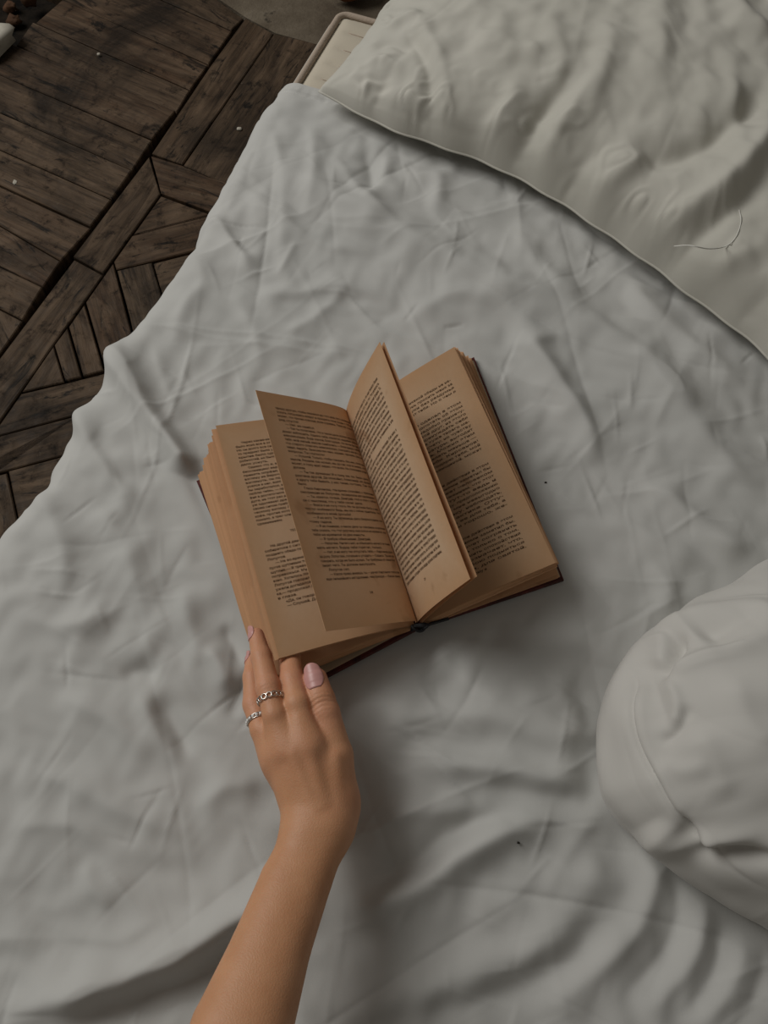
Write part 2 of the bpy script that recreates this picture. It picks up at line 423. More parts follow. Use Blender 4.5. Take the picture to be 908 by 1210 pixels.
# the panel whose boards run up-left from the wide seam
broken = {2: .98, 3: .93}
for i in range(len(seam)-1):
    a, b_ = seam[i], seam[i+1]; fa, fb = far[i], far[i+1]
    if i in (1, 2):   # boards broken off at the rotten corner
        fa = (lefts[i][0]-6, lefts[i][1]-3); fb = (lefts[i+1][0]-3, lefts[i+1][1]-2)
    dx = .7 if i < 9 else .4
    plank([(a[0]-dx, a[1]-dx*.4), (b_[0]-dx, b_[1]-dx*.4), fb, fa], RNG.uniform(-.003, .002))
plank([(27, 379), (0, 417), (-40, 470), (-90, 330), (0, 365)], -.001)
plank([(273, 34), (288, 20), (240, -14), (150, -60), (120, -40), (194, 0)], -.002)
band = [
    [(176.5, 184), (190, 229), (122, 323), (85.5, 303)],
    [(87, 305), (122, 324), (63, 407), (24, 463), (0, 497), (-60, 590), (-70, 520), (0, 421)],
    [(63, 407), (76, 451), (24, 463)],
    [(179, 182), (216, 195), (324, 39), (290, 20), (248, 78)],
    [(216, 195), (246, 208), (300, 232), (410, 60), (324, 39)],
    [(178, 184), (190, 229), (235, 246), (300, 270), (330, 235), (246, 209), (216, 196)],
    [(190, 230), (156, 277), (227, 259), (330, 232), (300, 270), (235, 247)],
    [(156, 278), (134, 309), (137, 319), (180, 309), (204, 303), (330, 272), (330, 235), (227, 260)],
    [(180, 310), (187, 334), (205, 395), (330, 365), (330, 273), (204, 304)],
    [(138, 320), (180, 310), (187, 334), (205, 395), (160, 407), (153, 375)],
    [(134, 310), (101, 357), (124, 436), (170, 424), (160, 405), (151, 375)],
    [(100, 359), (81, 386), (98, 445), (123, 438)],
    [(80, 387), (64, 408), (77, 451), (97, 446)],
    [(24, 464), (76, 452), (124, 440), (230, 412), (230, 450), (90, 490), (0, 514), (-60, 590), (0, 498)],
    [(0, 515), (90, 491), (230, 452), (230, 495), (55, 544), (0, 559), (-60, 575), (-55, 590)],
    [(-55, 576), (0, 560), (8, 558), (17, 597), (26, 640), (-45, 655)],
    [(10, 557), (55, 545), (150, 518), (170, 590), (110, 615), (28, 640), (18, 597)],
]
for q in band: plank(q, RNG.uniform(-.0015, .002))
E_a = P(330, 97, -.005)[:2]-P(0, 617, -.005)[:2]; E_a /= np.linalg.norm(E_a); A_floor = (E_a, np.array([E_a[1], -E_a[0]]))
# more boards hidden from the lens but seen from a step aside
fa, fb = P(0, 617, ZF)[:2], A_floor
def fw(a, b): return P(0, 617, -.005)[:2]+fb[0]*a+fb[1]*b
for j in range(13):
    b0_ = -.86+.068*j
    for i in range(3):
        a0_ = -1.35+.40*i+.13*(j % 3); a1_ = min(a0_+.395, (.04 if b0_ > -.15 else -.005) if b0_ > -.36 else .10)
        if a1_-a0_ > .05: plank([fw(a0_, b0_), fw(a1_, b0_), fw(a1_, b0_+.067), fw(a0_, b0_+.067)], RNG.uniform(-.0015, .0015), pts_world=True)
# concrete beyond the boards
ca = [P(x, y, ZF)[:2] for x, y in [(150, -58), (240, -16), (290, 18), (326, 37), (420, 62), (640, 150), (1100, 100), (1100, -420), (150, -330)]]
n = len(ca)
V = [(*q, ZF-.022) for q in ca]+[(*q, ZF-.004) for q in ca]
fs = [tuple(range(n, 2*n))[::-1]]+[(i, (i+1) % n, n+(i+1) % n, n+i) for i in range(n)]
mesh('concrete_patch', V, fs, M_conc, floor)

# debris in the rotten corner and small bits on the boards
def chunk(name, px, py, size, mat, label, cat, seed, flat=.5, group=None, z=ZF, rot=0):
    r = np.random.default_rng(seed); n, m = 7, 10
    V = []
    for i in range(n):
        ph = math.pi*i/(n-1)
        for j in range(m):
            th = 2*math.pi*j/m
            d = np.array([math.sin(ph)*math.cos(th), math.sin(ph)*math.sin(th), math.cos(ph)])
            d = np.sign(d)*np.abs(d)**.7
            V.append(d*np.array(size)*.5*(1+r.normal()*(.05 if cat == 'pebble' else .2)))
    V = np.array(V); ca_, sa_ = math.cos(rot), math.sin(rot)
    V = np.stack([V[:, 0]*ca_-V[:, 1]*sa_, V[:, 0]*sa_+V[:, 1]*ca_, V[:, 2]], 1)
    p = P(px, py, z); V = V+np.array([p[0], p[1], z-V[:, 2].min()-.0008])
    o = mesh(name, V, grid_faces(n, m, True), mat, smooth=cat == 'pebble')
    return tag(o, label, cat, group)
chunk('plaster_chunk', -4, 58, (.055, .075, .03), M_plaster, 'white plaster chunk lying beside the rotten black floor corner', 'rubble', 3, rot=-.5)
chunk('brick_chip', 36, 5, (.030, .026, .02), M_brick, 'brown brick chip in the black broken floor corner', 'rubble', 5, rot=.6)
chunk('brick_chip', 15, 14, (.022, .018, .014), M_brick, 'small brown brick crumb deep in the black broken floor corner', 'rubble', 8, z=ZF-.02)
chunk('brick_chip', 19, 31, (.026, .02, .014), M_brick, 'brown brick crumb between the white plaster chunk and the broken boards', 'rubble', 9, z=ZF-.02)
chunk('pebble', 283, 153, (.0085, .0065, .004), M_plaster, 'small white pebble on brown plank beside the bed sheet', 'pebble', 12)
chunk('pebble', 117, 65, (.0055, .005, .004), M_plaster, 'tiny pale pebble on blackened planks of the old panel', 'pebble', 13)
chunk('plaster_flake', 18, 216, (.006, .009, .003), M_plaster, 'tiny white plaster flake on dark scorched plank', 'rubble', 14)
chunk('brick', 421, -3, (.075, .05, .05), M_redbrick, 'reddish brown brick standing behind the head of the mattress', 'brick', 15, rot=.3)

# ------------------------------------------------------------------ bed frame of reference
ZB = -.005
E0 = P(0, 617, ZB); E1 = P(330, 97, ZB)
A_ = (E1-E0); A_ /= np.linalg.norm(A_); B_ = np.array([A_[1], -A_[0], 0.0])
def ab(px, py, z=0.0):
    q = P(px, py, z)-E0; return np.array([q@A_, q@B_])
def wp(a, b, z): return E0[None, :2]*0+np.stack([E0[0]+a*A_[0]+b*B_[0], E0[1]+a*A_[1]+b*B_[1]], -1) if z is None else np.stack([E0[0]+a*A_[0]+b*B_[0], E0[1]+a*A_[1]+b*B_[1], z+0*a], -1)

# mattress
ma1 = .760; ma0 = -1.2; mb0 = .015; mb1 = 1.45; ZM = -.014
base = wp(np.array((ma0+ma1)/2), np.array((mb0+mb1)/2), np.array(ZF))
matt = empty('mattress', base, 'cream quilted mattress with corded piping, bare at its head corner', 'mattress')
def rounded_rect(a0, a1, b0, b1, r, n=8):
    out = []
    for ca, cb, t0 in ((a1-r, b1-r, 0), (a0+r, b1-r, 1), (a0+r, b0+r, 2), (a1-r, b0+r, 3)):
        for i in range(n):
            t = math.pi/2*(t0+i/(n-1)); out.append((ca+r*math.cos(t), cb+r*math.sin(t)))
        if t0 == 2: out += [(.585, b0), (.62, b0), (.66, b0)]
    out = np.array(out); m = (out[:, 0] < .6) & (out[:, 1] < b0+r+1e-6)     # the sheet pulls the side in where it covers it
    out[m, 1] += .022
    return out[::-1]
rings = []
for dz, off in ((ZF+.002, .02), (ZF+.02, .0), (ZF+.05, -.012), (-.14, -.016), (-.07, -.013), (-.035, -.008), (ZM-.006, -.002), (ZM, .004)):
    rr = rounded_rect(ma0+off, ma1-off, mb0+off, mb1-off, .026)
    rings.append(wp(rr[:, 0], rr[:, 1], dz))
k = len(rings[0])
V = np.concatenate(rings); fs = [tuple(q) for q in grid_faces(len(rings), k, True)]
# puffed quilted top near the bare corner is its own panel
fs.append(tuple((len(rings)-1)*k+i for i in range(k)))
fs.append(tuple(range(k))[::-1])
mesh('mattress_body', V, fs, M_matt, matt, smooth=False)
# quilted top panel: channels run across the bed
na, nb = 90, 70
aa, bb = np.meshgrid(np.linspace(.56, ma1-.008, na), np.linspace(mb0+.008, .42, nb), indexing='ij')
stl = [.725, .695, .667, .639, .612, .58]
stz = np.zeros_like(aa)
for i, s in enumerate(stl):
    w = s-.25*(bb-.05)*(.18 if i % 2 else .1)
    stz -= .0035*np.exp(-np.abs(aa-w)/.006)*np.clip((bb-mb0-.018)/.01, 0, 1)
edge = np.minimum(np.minimum(aa-.56, ma1-.008-aa), np.minimum(bb-mb0-.008, .42-bb))
zz = ZM+.001+.006*np.clip(edge/.02, 0, 1)**.5+stz
V = wp(aa, bb, zz).reshape(-1, 3)
mesh('quilted_top', V, grid_faces(na, nb), M_matt, matt, smooth=True)
for i, s in enumerate(stl):
    t = np.linspace(mb0+.026+.006*(i % 3), .3, 60)
    a_ = s-.25*(t-.05)*(.18 if i % 2 else .1)
    V, fs = tube(wp(a_, t, np.full_like(t, ZM+.0042)), .0006, 5)
    mesh('quilt_stitch', V, fs, M_pipe, matt, smooth=True)
rr = rounded_rect(ma0+.002, ma1-.002, mb0+.002, mb1-.002, .012, 8)
V, fs = tube(wp(rr[:, 0], rr[:, 1], np.full(len(rr), ZM+.002)), .0042, 8, closed=True)
mesh('piping', V, fs, M_pipe, matt, smooth=True)
for dz, off in ((-.022, -.0065), (-.030, -.0095)):
    rr = rounded_rect(ma0+off, ma1-off, mb0+off, mb1-off, .026, 8)
    V, fs = tube(wp(rr[:, 0], rr[:, 1], np.full(len(rr), dz)), .0026, 6, closed=True)
    mesh('zip_tape', V, fs, M_tape, matt, smooth=True)

# ------------------------------------------------------------------ bed sheet
STEP = .0019
RE = .030
a_end = .614
avals = np.arange(a_end-1.27, a_end+1e-6, STEP); cvals = np.arange(-.27, .98, STEP)
na, nc = len(avals), len(cvals)
AA, CC = np.meshgrid(avals, cvals, indexing='ij')
edge_px = [(330, 97), (305, 124), (290, 150), (262, 205), (243, 240), (228, 270), (223, 287), (205, 311), (180, 350), (150, 381), (138, 402), (134, 420), (110, 455), (91, 478), (86, 497), (55, 546), (42, 570), (28, 592), (0, 617)]
eab = np.array([ab(x, y, ZB) for x, y in edge_px]); o_ = np.argsort(eab[:, 0])
ed = np.interp(avals, eab[o_, 0], eab[o_, 1])
kern = np.hanning(15); kern /= kern.sum(); ed = np.convolve(np.pad(ed, 7, 'edge'), kern, 'valid')
ED = ed[:, None]+0*CC
BBf = ED+CC                                   # flattened across-bed coordinate
S = lambda pts, w1, w2, h: ([ab(x, y) for x, y in pts], w1, w2, h)
folds = [
    # left edge folds
    S([(120, 385), (138, 412), (150, 450), (185, 500), (222, 552), (255, 610), (270, 650)], .011, .014, .019),
    S([(155, 440), (195, 497), (235, 555), (265, 610)], .012, .010, -.007),
    S([(80, 470), (92, 490), (112, 528), (140, 570), (165, 610)], .010, .014, .009),
    S([(100, 500), (130, 545), (160, 585)], .010, .010, -.006),
    S([(30, 570), (55, 600), (75, 650), (80, 700)], .012, .014, .006),
    S([(215, 285), (240, 330), (215, 370), (205, 420)], .010, .012, .004),
    S([(243, 250), (262, 268), (285, 300), (300, 330)], .006, .010, .006),
    S([(265, 262), (282, 285), (300, 305)], .007, .007, -.004),
    S([(180, 400), (195, 450), (215, 500)], .004, .008, .002),
    # upper area
    S([(300, 180), (360, 216), (440, 262), (534, 311), (690, 385), (800, 470), (900, 560)], .025, .03, .010),
    S([(320, 140), (335, 220), (330, 330)], .006, .012, .003),
    S([(365, 140), (372, 200), (362, 260)], .006, .010, .003),
    S([(352, 282), (340, 305), (328, 328)], .003, .004, .003),
    S([(395, 180), (430, 235), (475, 275)], .006, .009, .003),
    S([(430, 170), (440, 205), (436, 240)], .008, .010, -.005),
    S([(460, 180), (450, 215), (430, 250)], .007, .012, .005),
    S([(515, 195), (520, 225), (510, 255)], .01, .012, .004),
    S([(250, 190), (320, 250), (380, 290), (440, 300)], .005, .008, .003),
    S([(300, 340), (340, 350), (400, 340), (460, 350)], .008, .012, .004),
    S([(330, 400), (380, 370), (420, 330)], .006, .010, .003),
    S([(270, 340), (300, 390), (310, 440)], .006, .010, .003),
    S([(480, 380), (540, 350), (600, 370)], .01, .014, .004),
    S([(600, 260), (650, 330), (700, 350)], .012, .016, .005),
    S([(560, 330), (610, 380), (660, 470), (720, 540)], .012, .018, .006),
    S([(590, 400), (640, 430), (690, 500), (705, 560)], .008, .012, .005),
    S([(620, 420), (660, 400), (700, 420)], .006, .010, .003),
    S([(720, 300), (770, 370), (830, 420), (908, 480)], .014, .018, .006),
    S([(740, 400), (790, 470), (850, 540), (908, 590)], .012, .018, .006),
    S([(740, 570), (790, 590), (850, 640), (908, 650)], .012, .016, .007),
    S([(700, 610), (770, 640), (830, 680)], .012, .018, .004),
    S([(760, 650), (790, 700), (770, 730)], .008, .012, .004),
    # around the book, hand side
    S([(265, 735), (275, 760), (290, 790)], .006, .006, -.005),
    S([(245, 760), (262, 790), (270, 820)], .008, .009, .006),
    S([(290, 800), (280, 830), (270, 850)], .007, .006, -.004),
    S([(215, 690), (225, 740), (240, 790)], .008, .012, .004),
    S([(140, 800), (165, 790), (190, 800)], .010, .010, -.005),
    S([(180, 820), (205, 860), (225, 900)], .008, .010, -.007),
    S([(160, 810), (190, 870), (215, 910)], .008, .010, .005),
    S([(60, 820), (130, 850), (180, 900)], .010, .014, .004),
    S([(230, 960), (270, 930), (310, 930)], .008, .010, .004),
    S([(30, 900), (90, 930), (150, 960), (240, 990)], .010, .014, .004),
    S([(20, 720), (80, 740), (140, 720)], .010, .012, .004),
    S([(110, 590), (150, 650), (165, 720)], .010, .014, .004),
    S([(10, 980), (80, 975), (130, 1000)], .006, .010, .003),
    S([(100, 1010), (110, 1050), (140, 1080)], .006, .008, .003),
    S([(60, 1100), (140, 1110), (200, 1080)], .006, .010, .003),
    # lower left long roll
    S([(-20, 1200), (60, 1185), (140, 1165), (220, 1130), (290, 1088), (350, 1050), (400, 1020)], .014, .018, .017),
    S([(60, 1215), (150, 1188), (225, 1165), (290, 1112), (340, 1085)], .012, .014, -.011),
    # lower middle
    S([(400, 1085), (440, 1068), (496, 1045), (560, 1000), (620, 975), (711, 950)], .016, .020, .014),
    S([(409, 1062), (496, 1020), (572, 968), (711, 937)], .014, .014, -.010),
    S([(430, 965), (500, 960), (600, 955), (705, 935)], .010, .014, .006),
    S([(470, 905), (572, 910), (640, 920), (711, 930)], .012, .014, .008),
    S([(560, 922), (640, 938), (700, 945)], .010, .008, -.006),
    S([(430, 840), (500, 850), (580, 850), (690, 900)], .016, .020, .006),
    S([(610, 800), (650, 850), (690, 880)], .012, .016, .005),
    S([(690, 760), (690, 820), (705, 870)], .010, .012, -.007),
    S([(660, 780), (670, 830), (700, 900)], .010, .012, .006),
    S([(370, 1195), (450, 1185), (554, 1160), (650, 1110), (700, 1040), (715, 980)], .018, .022, .013),
    S([(400, 1215), (554, 1188), (670, 1135), (725, 1060)], .014, .014, -.009),
    S([(640, 1075), (660, 1030), (690, 985), (720, 955)], .007, .010, .006),
    S([(690, 1170), (735, 1125), (765, 1080), (775, 1035), (760, 1000)], .008, .010, .009),
    S([(720, 1200), (770, 1150), (800, 1105), (805, 1060), (790, 1025)], .007, .008, -.007),
    S([(745, 1215), (795, 1170), (825, 1125), (832, 1075), (820, 1045)], .008, .009, .009),
    S([(790, 1215), (835, 1175), (852, 1130), (852, 1080)], .006, .007, -.006),
    S([(810, 1230), (855, 1185), (878, 1140), (880, 1095)], .008, .008, .008),
    S([(850, 1230), (890, 1190), (905, 1150), (908, 1110)], .007, .007, -.005),
    S([(600, 1215), (660, 1185), (720, 1130), (745, 1075)], .010, .012, .006),
    S([(540, 1110), (600, 1070), (640, 1010)], .010, .014, .005),
]
lr = ab(640, 1000); folds = [(p_, w1, w2, h*(.45 if np.mean([q[1] for q in p_]) > .52 and np.mean([q[0] for q in p_]) < .12 else 1)) for p_, w1, w2, h in folds]
ff0 = fold_field(AA, BBf, folds); hh = gauss(ff0, .003, STEP)
h1 = blob(na, nc, .05, .16, STEP, 21); h2 = blob(na, nc, .022, .06, STEP, 22)
msk = np.clip(.65+.5*blob(na, nc, .12, .4, STEP, 24), .15, 1.5)
an = [.35, 1.05, 1.9, 2.6]
seedh = hh+0.0010*h1+.0003*h2+creases(AA, BBf, 190, 31, .0030, (.08, .26), (.004, .010), an)
# slack cloth buckles: coarse pass, then a finer one
c1 = upsample(np.stack([AA, CC, seedh], -1)[::4, ::4], (na+3)//4, (nc+3)//4)
n1, m1 = c1.shape[:2]
ex = .010+.009*blob(n1, m1, .10, .35, STEP*4, 71).clip(-1.2, 2); ey = .010+.009*blob(n1, m1, .10, .35, STEP*4, 72).clip(-1.2, 2)
g1 = relax(c1, (ex, ey), 130, .010, .22, -.006, .012)
n2, m2 = (na+1)//2, (nc+1)//2
c2 = upsample(g1, n2, m2)
ex2 = .004+.004*blob(n2, m2, .06, .2, STEP*2, 73).clip(-1, 2); ey2 = .004+.004*blob(n2, m2, .06, .2, STEP*2, 74).clip(-1, 2)
g2 = relax(c2, (ex2, ey2), 40, .02, .16, -.007, .02)
gf = upsample(g2, na, nc)
DA = gf[..., 0]-AA; DC = gf[..., 1]-CC
hh = gf[..., 2]
hh += msk*creases(AA, BBf, 1300, 32, .0017, (.02, .10), (.0015, .0036))+creases(AA, BBf, 190, 33, .0021, (.10, .32), (.003, .007), an)+creases(AA, BBf, 70, 34, .0024, (.06, .20), (.008, .016), an)
hh += .75*gauss(ff0, .0016, STEP)
# the cloth is pressed flat under the book
bk = np.array([ab(*q) for q in [(338, 828), (666, 688), (556, 418), (234, 570)]]); ctr = bk.mean(0)
def inside_dist(X, Y, poly):
    d = np.full(X.shape, 1e9)
    s = 0
    for i in range(len(poly)):
        p, q = poly[i], poly[(i+1) % len(poly)]
        s += p[0]*q[1]-q[0]*p[1]
    for i in range(len(poly)):
        p, q = poly[i], poly[(i+1) % len(poly)]; e = (q-p)/np.linalg.norm(q-p)
        d = np.minimum(d, ((X-p[0])*-e[1]+(Y-p[1])*e[0])*np.sign(s))
    return d
dn = inside_dist(AA, BBf, bk)
flat = np.clip((dn+.026)/.023, 0, 1); flat = flat*flat*(3-2*flat)
hh = hh*(1-flat)+flat*.0012
hh = np.maximum(hh, -.0075); hh = np.where(hh > .022, .022+(hh-.022)*.3, hh)
dq = np.array([ab(*q, .01) for q in [(908, 690), (800, 748), (745, 795), (725, 850), (727, 925), (790, 995), (908, 1075), (1300, 1150), (1300, 640)]])
ctr_ = ab(1010, 880, .01)
dd_ = inside_dist(AA, BBf, dq); fl2 = np.clip(dd_/.02, 0, 1); fl2 = fl2*fl2*(3-2*fl2)
hh = hh*(1-fl2)+.0004*fl2
DA *= (1-flat); DC *= (1-flat)
# hem band along the head end
hem = np.clip((a_end-AA), 0, 1)
hd = np.clip((.045-hem)/.045, 0, 1)
hh = hh*(1-.55*hd)+.0018*(hem < .013)-.0014*np.exp(-((hem-.0132)/.0014)**2)+.0010*np.sin(AA*0+BBf*260)*np.exp(-((hem-.012)/.006)**2)*np.clip(h2, 0, 1)
# wrap over the mattress edge
q = np.clip((RE-CC)/RE, 0, math.pi/2); low = np.maximum(0, RE-CC-RE*math.pi/2)
bpos = np.where(CC > RE, CC, RE-RE*np.sin(q)); zpos = np.where(CC > RE, 0, -(RE-RE*np.cos(q)))
wave = .010*np.sin(AA*46+1.3*np.sin(AA*11))+.006*h1
bpos = bpos-np.clip(low/.12, 0, 1)*(.012+wave*.8); zpos = zpos-low
nb_ = np.where(CC > RE, 0, -np.sin(q)); nz_ = np.where(CC > RE, 1, np.cos(q))
sidefade = 1-.7*np.clip(low/.05, 0, 1)
bp = ED+bpos+nb_*hh*sidefade; zp = ZB+.003+zpos+nz_*hh*sidefade
zp = np.maximum(zp, ZF+.004)
topm = np.clip((CC-RE)/.01, 0, 1)
V = wp(AA+DA*topm*np.clip((a_end-AA)/.02, 0, 1), bp+DC*topm, zp).reshape(-1, 3)
sheet = mesh('bed_sheet', V, grid_faces(na, nc), M_sheet, smooth=True)
tag(sheet, 'white crumpled cotton sheet spread over the mattress and hanging over its side', 'bed sheet')
hs = ZB+.003+hh
def sheet_z(x, y):
    qv = np.array([x, y, 0])-np.array([E0[0], E0[1], 0]); a, b = qv@A_, qv@B_
    i = int(np.clip((a-avals[0])/STEP, 0, na-1)); j = int(np.clip((b-ed[i]-cvals[0])/STEP, 0, nc-1))
    return float(hs[i, j])

# ------------------------------------------------------------------ pillow
zs = .022
AB = np.array([P(x, y, zs)[:2] for x, y in [(377, 107), (430, 136), (500, 166), (580, 193), (640, 226), (700, 262), (760, 306), (820, 350), (870, 388), (915, 428)]])
AB = np.concatenate([AB, [AB[-1]+(AB[-1]-AB[-3])*1.1, AB[-1]+(AB[-1]-AB[-3])*2.0]])
AD = np.array([P(x, y, zs)[:2] for x, y in [(377, 107), (393, 95), (410, 78), (425, 60), (440, 41), (455, 22), (472, 3)]])
dv = (AD[-1]-AD[0])/np.linalg.norm(AD[-1]-AD[0])
AD = np.concatenate([AD, [AD[-1]+dv*.10, AD[-1]+dv*.20, AD[-1]+dv*.30]])
NU, NV = 340, 260
def resample(p, n):
    p = spline(p, 400); L = np.concatenate([[0], np.cumsum(np.linalg.norm(np.diff(p, axis=0), axis=1))])
    t = np.linspace(0, L[-1], n); return np.stack([np.interp(t, L, p[:, i]) for i in (0, 1)], -1)
e1 = resample(AB, NU); e1 = e1+.0022*(np.sin(np.linspace(0, 60, NU))*np.sin(np.linspace(0, 23, NU)+1)*np.clip(np.linspace(0, 8, NU), 0, 1))[:, None]*np.array([.5, .85]); e2_ = 0; e2 = resample(AD, NV)
rr_ = np.random.default_rng(4)
D_ = e2[-1]; Bc = e1[-1]
un = np.linspace(0, 1, NU)[:, None]; vn = np.linspace(0, 1, NV)[None, :]
xy = e1[:, None, :]+(e2[None, :, :]-e2[0])
rim = (4*un*(1-un))*(4*vn*(1-vn))
rimu = np.clip(4*un*(1-un), 0, 1)**.5; rimv = np.clip(4*vn*(1-vn), 0, 1)**.42
LU = np.linalg.norm(e1[-1]-e1[0]); LV = np.linalg.norm(e2[-1]-e2[0])
thick = .110*rimu**.8*np.clip(4*vn*(1-vn), 0, 1)**.36
X, Y = xy[..., 0], xy[..., 1]
su = LU/NU; fac = np.clip(rim/.12, 0, 1)
pz = lambda z: (lambda pts, w1, w2, h: ([P(x, y, z)[:2] for x, y in pts], w1, w2, h))
T = pz(.07)
pf = [
    T([(470, 30), (490, 55), (506, 82), (513, 115), (516, 150)], .004, .007, -.008),
    T([(480, 25), (502, 52), (520, 85), (528, 120), (530, 155)], .008, .012, .004),
    T([(540, 165), (572, 150), (598, 135), (611, 105)], .010, .014, .008),
    T([(585, 185), (605, 168), (640, 145), (683, 108)], .010, .012, -.010),
    T([(610, 200), (640, 180), (672, 150), (700, 120)], .010, .014, .008),
    T([(650, 215), (680, 195), (721, 185)], .008, .010, -.006),
    T([(655, 225), (690, 220), (734, 214), (765, 195)], .010, .012, .008),
    T([(741, 190), (773, 208), (820, 205), (860, 180), (885, 150)], .012, .014, -.011),
    T([(755, 275), (800, 265), (838, 250), (875, 220), (895, 180)], .014, .014, .012),
    T([(770, 292), (810, 286), (860, 265), (900, 225)], .010, .012, -.009),
    T([(760, 300), (800, 308), (850, 316), (915, 300)], .014, .012, .010),
    T([(770, 318), (830, 338), (880, 350), (930, 350)], .008, .010, -.010),
    T([(840, 130), (850, 190), (855, 240)], .010, .012, .007),
    T([(560, 60), (600, 90), (640, 100)], .014, .018, .006),
    T([(640, 60), (655, 110), (650, 150)], .010, .016, .005),
    T([(720, 70), (700, 130), (690, 170)], .012, .018, .005),
    T([(400, 105), (420, 95), (440, 65)], .004, .005, .005),
    T([(395, 108), (430, 105), (470, 70)], .005, .006, -.004),
    T([(440, 130), (455, 112), (470, 90)], .006, .006, .004),
    T([(420, 75), (440, 80), (470, 95)], .004, .005, -.005),
    T([(430, 62), (452, 66), (480, 85)], .004, .006, .005),
    T([(440, 48), (465, 50), (490, 70)], .004, .005, -.005),
    T([(455, 30), (480, 28), (500, 30)], .006, .006, .005),
    T([(830, 30), (850, 80), (890, 110)], .014, .018, .006),
    T([(780, 20), (760, 80), (770, 140)], .014, .018, .006),
]
ph = fold_field(X, Y, pf)
b1 = blob(NU, NV, .05, .18, su, 41); b2 = blob(NU, NV, .018, .05, su, 42)
Ug, Vg = np.meshgrid(np.linspace(0, LU, NU), np.linspace(0, LV, NV), indexing='ij')
pf0 = ph; ph = gauss(ph, .003, su)+.0012*b1+.0003*b2
q0 = np.stack([X, Y, zs+thick+ph*np.clip(rim/.03, 0, 1)], -1)[::3, ::3]
ex = .009+.007*blob(*q0.shape[:2], .08, .3, su*3, 47).clip(-1.2, 2); ey = .010+.007*blob(*q0.shape[:2], .08, .3, su*3, 48).clip(-1.2, 2)
q1 = upsample(relax(q0, (ex, ey), 110, .02, .25, q0[..., 2]-.004, .02), NU, NV)
q1b = upsample(q0, NU, NV)
ph = q1[..., 2]-(zs+thick); X = X+(q1-q1b)[..., 0]; Y = Y+(q1-q1b)[..., 1]
ph += .5*gauss(pf0, .0018, su)+creases(Ug, Vg, 90, 44, .0010, (.03, .12), (.002, .005))+creases(Ug, Vg, 24, 43, .0020, (.08, .22), (.006, .012))
# puckers gathered along the seams
ph += .0018*np.sin(un*130+3*b1)*np.exp(-vn/.05)*np.clip(.6+b1, 0, 1.5)+.0016*np.sin(vn*120+3*b1)*np.exp(-un/.05)*np.clip(.6+b1, 0, 1.5)
Zt = zs+thick+ph*np.clip(rim/.018, 0, 1)
Zb = np.maximum(zs-.010*rimu*rimv, .006)
top = np.stack([X, Y, Zt], -1).reshape(-1, 3)
bot = np.stack([X, Y, Zb], -1)[::4, ::4]
pil = empty('pillow', (top[:, 0].mean(), top[:, 1].mean(), .01), 'plump ivory pillow in a wrinkled cotton case at the head of the bed', 'pillow')
mesh('pillowcase', top, grid_faces(NU, NV), M_pillow, pil, smooth=True)
# underside and the seam that closes the case
nb0, nb1 = bot.shape[:2]
mesh('pillowcase_underside', bot.reshape(-1, 3), grid_faces(nb0, nb1)[:, ::-1].copy(), M_pillow, pil, smooth=True)
rimpath = np.concatenate([np.stack([X, Y, Zt], -1)[:, 0], np.stack([X, Y, Zt], -1)[-1, 1:], np.stack([X, Y, Zt], -1)[::-1, -1][1:], np.stack([X, Y, Zt], -1)[0, ::-1][1:-1]])[::3]
V, fs = tube(rimpath-np.array([0, 0, .001]), .0014, 6, closed=True)
mesh('seam', V, fs, M_pillow, pil, smooth=True)
# loose thread on the pillow
def pillow_z(x, y):
    d = (X-x)**2+(Y-y)**2; return Zt.ravel()[np.argmin(d)]
pts = []
for x, y in spline([(874, 248), (876, 262), (870, 280), (858, 291), (838, 294), (815, 290), (797, 291)], 40):
    z = .09
    for _ in range(8): q = P(x, y, z); z = pillow_z(q[0], q[1])+.0008
    pts.append(P(x, y, z))
V, fs = tube(pts, .00055, 5)
tag(mesh('thread', V, fs, M_thread, smooth=True), 'loose white thread curled on the ivory pillow', 'thread')

# ------------------------------------------------------------------ duvet roll at the right
zq = .035
dpx = [(960, 655), (908, 670), (850, 696), (800, 725), (760, 755), (735, 785), (717, 818), (709, 850), (709, 900), (715, 940), (730, 965), (780, 1012), (850, 1062), (908, 1095), (960, 1125)]
dp = np.array([P(x, y, zq)[:2] for x, y in dpx])
cen = P(1010, 880, zq)[:2]
back = np.array([cen+np.array([math.cos(t), math.sin(t)])*r for t, r in ((-.95, .26), (-.5, .34), (0, .38), (.5, .34), (.95, .24))])
loop = np.concatenate([dp, back])
loop = loop[::-1]
th_ = np.unwrap(np.arctan2(loop[:, 1]-cen[1], loop[:, 0]-cen[0])); R_ = np.linalg.norm(loop-cen, axis=1)
o_ = np.argsort(np.mod(th_, 2*math.pi)); ths = np.mod(th_, 2*math.pi)[o_]; Rs = R_[o_]
NT, NR = 560, 200
tt = np.linspace(0, 2*math.pi, NT, endpoint=False)
Rt = np.interp(tt, np.concatenate([ths-2*math.pi, ths, ths+2*math.pi]), np.tile(Rs, 3))
kern = np.hanning(9); kern /= kern.sum(); Rt = np.convolve(np.pad(Rt, 4, 'wrap'), kern, 'valid')
ph_ = np.linspace(-1.0, math.pi/2, NR)
rad = np.where(ph_ > 0, np.cos(np.maximum(ph_, 0))**.78, 1-.10*(1-np.cos(ph_)))
zz_ = zq+np.where(ph_ > 0, .115*np.sin(ph_)**1.0, .042*np.sin(ph_))
rad = np.maximum(rad, 1e-4)
X = cen[0]+rad[:, None]*Rt[None, :]*np.cos(tt)[None, :]; Y = cen[1]+rad[:, None]*Rt[None, :]*np.sin(tt)[None, :]
Z = zz_[:, None]+0*X
D1 = pz(.085); D2 = pz(.13)
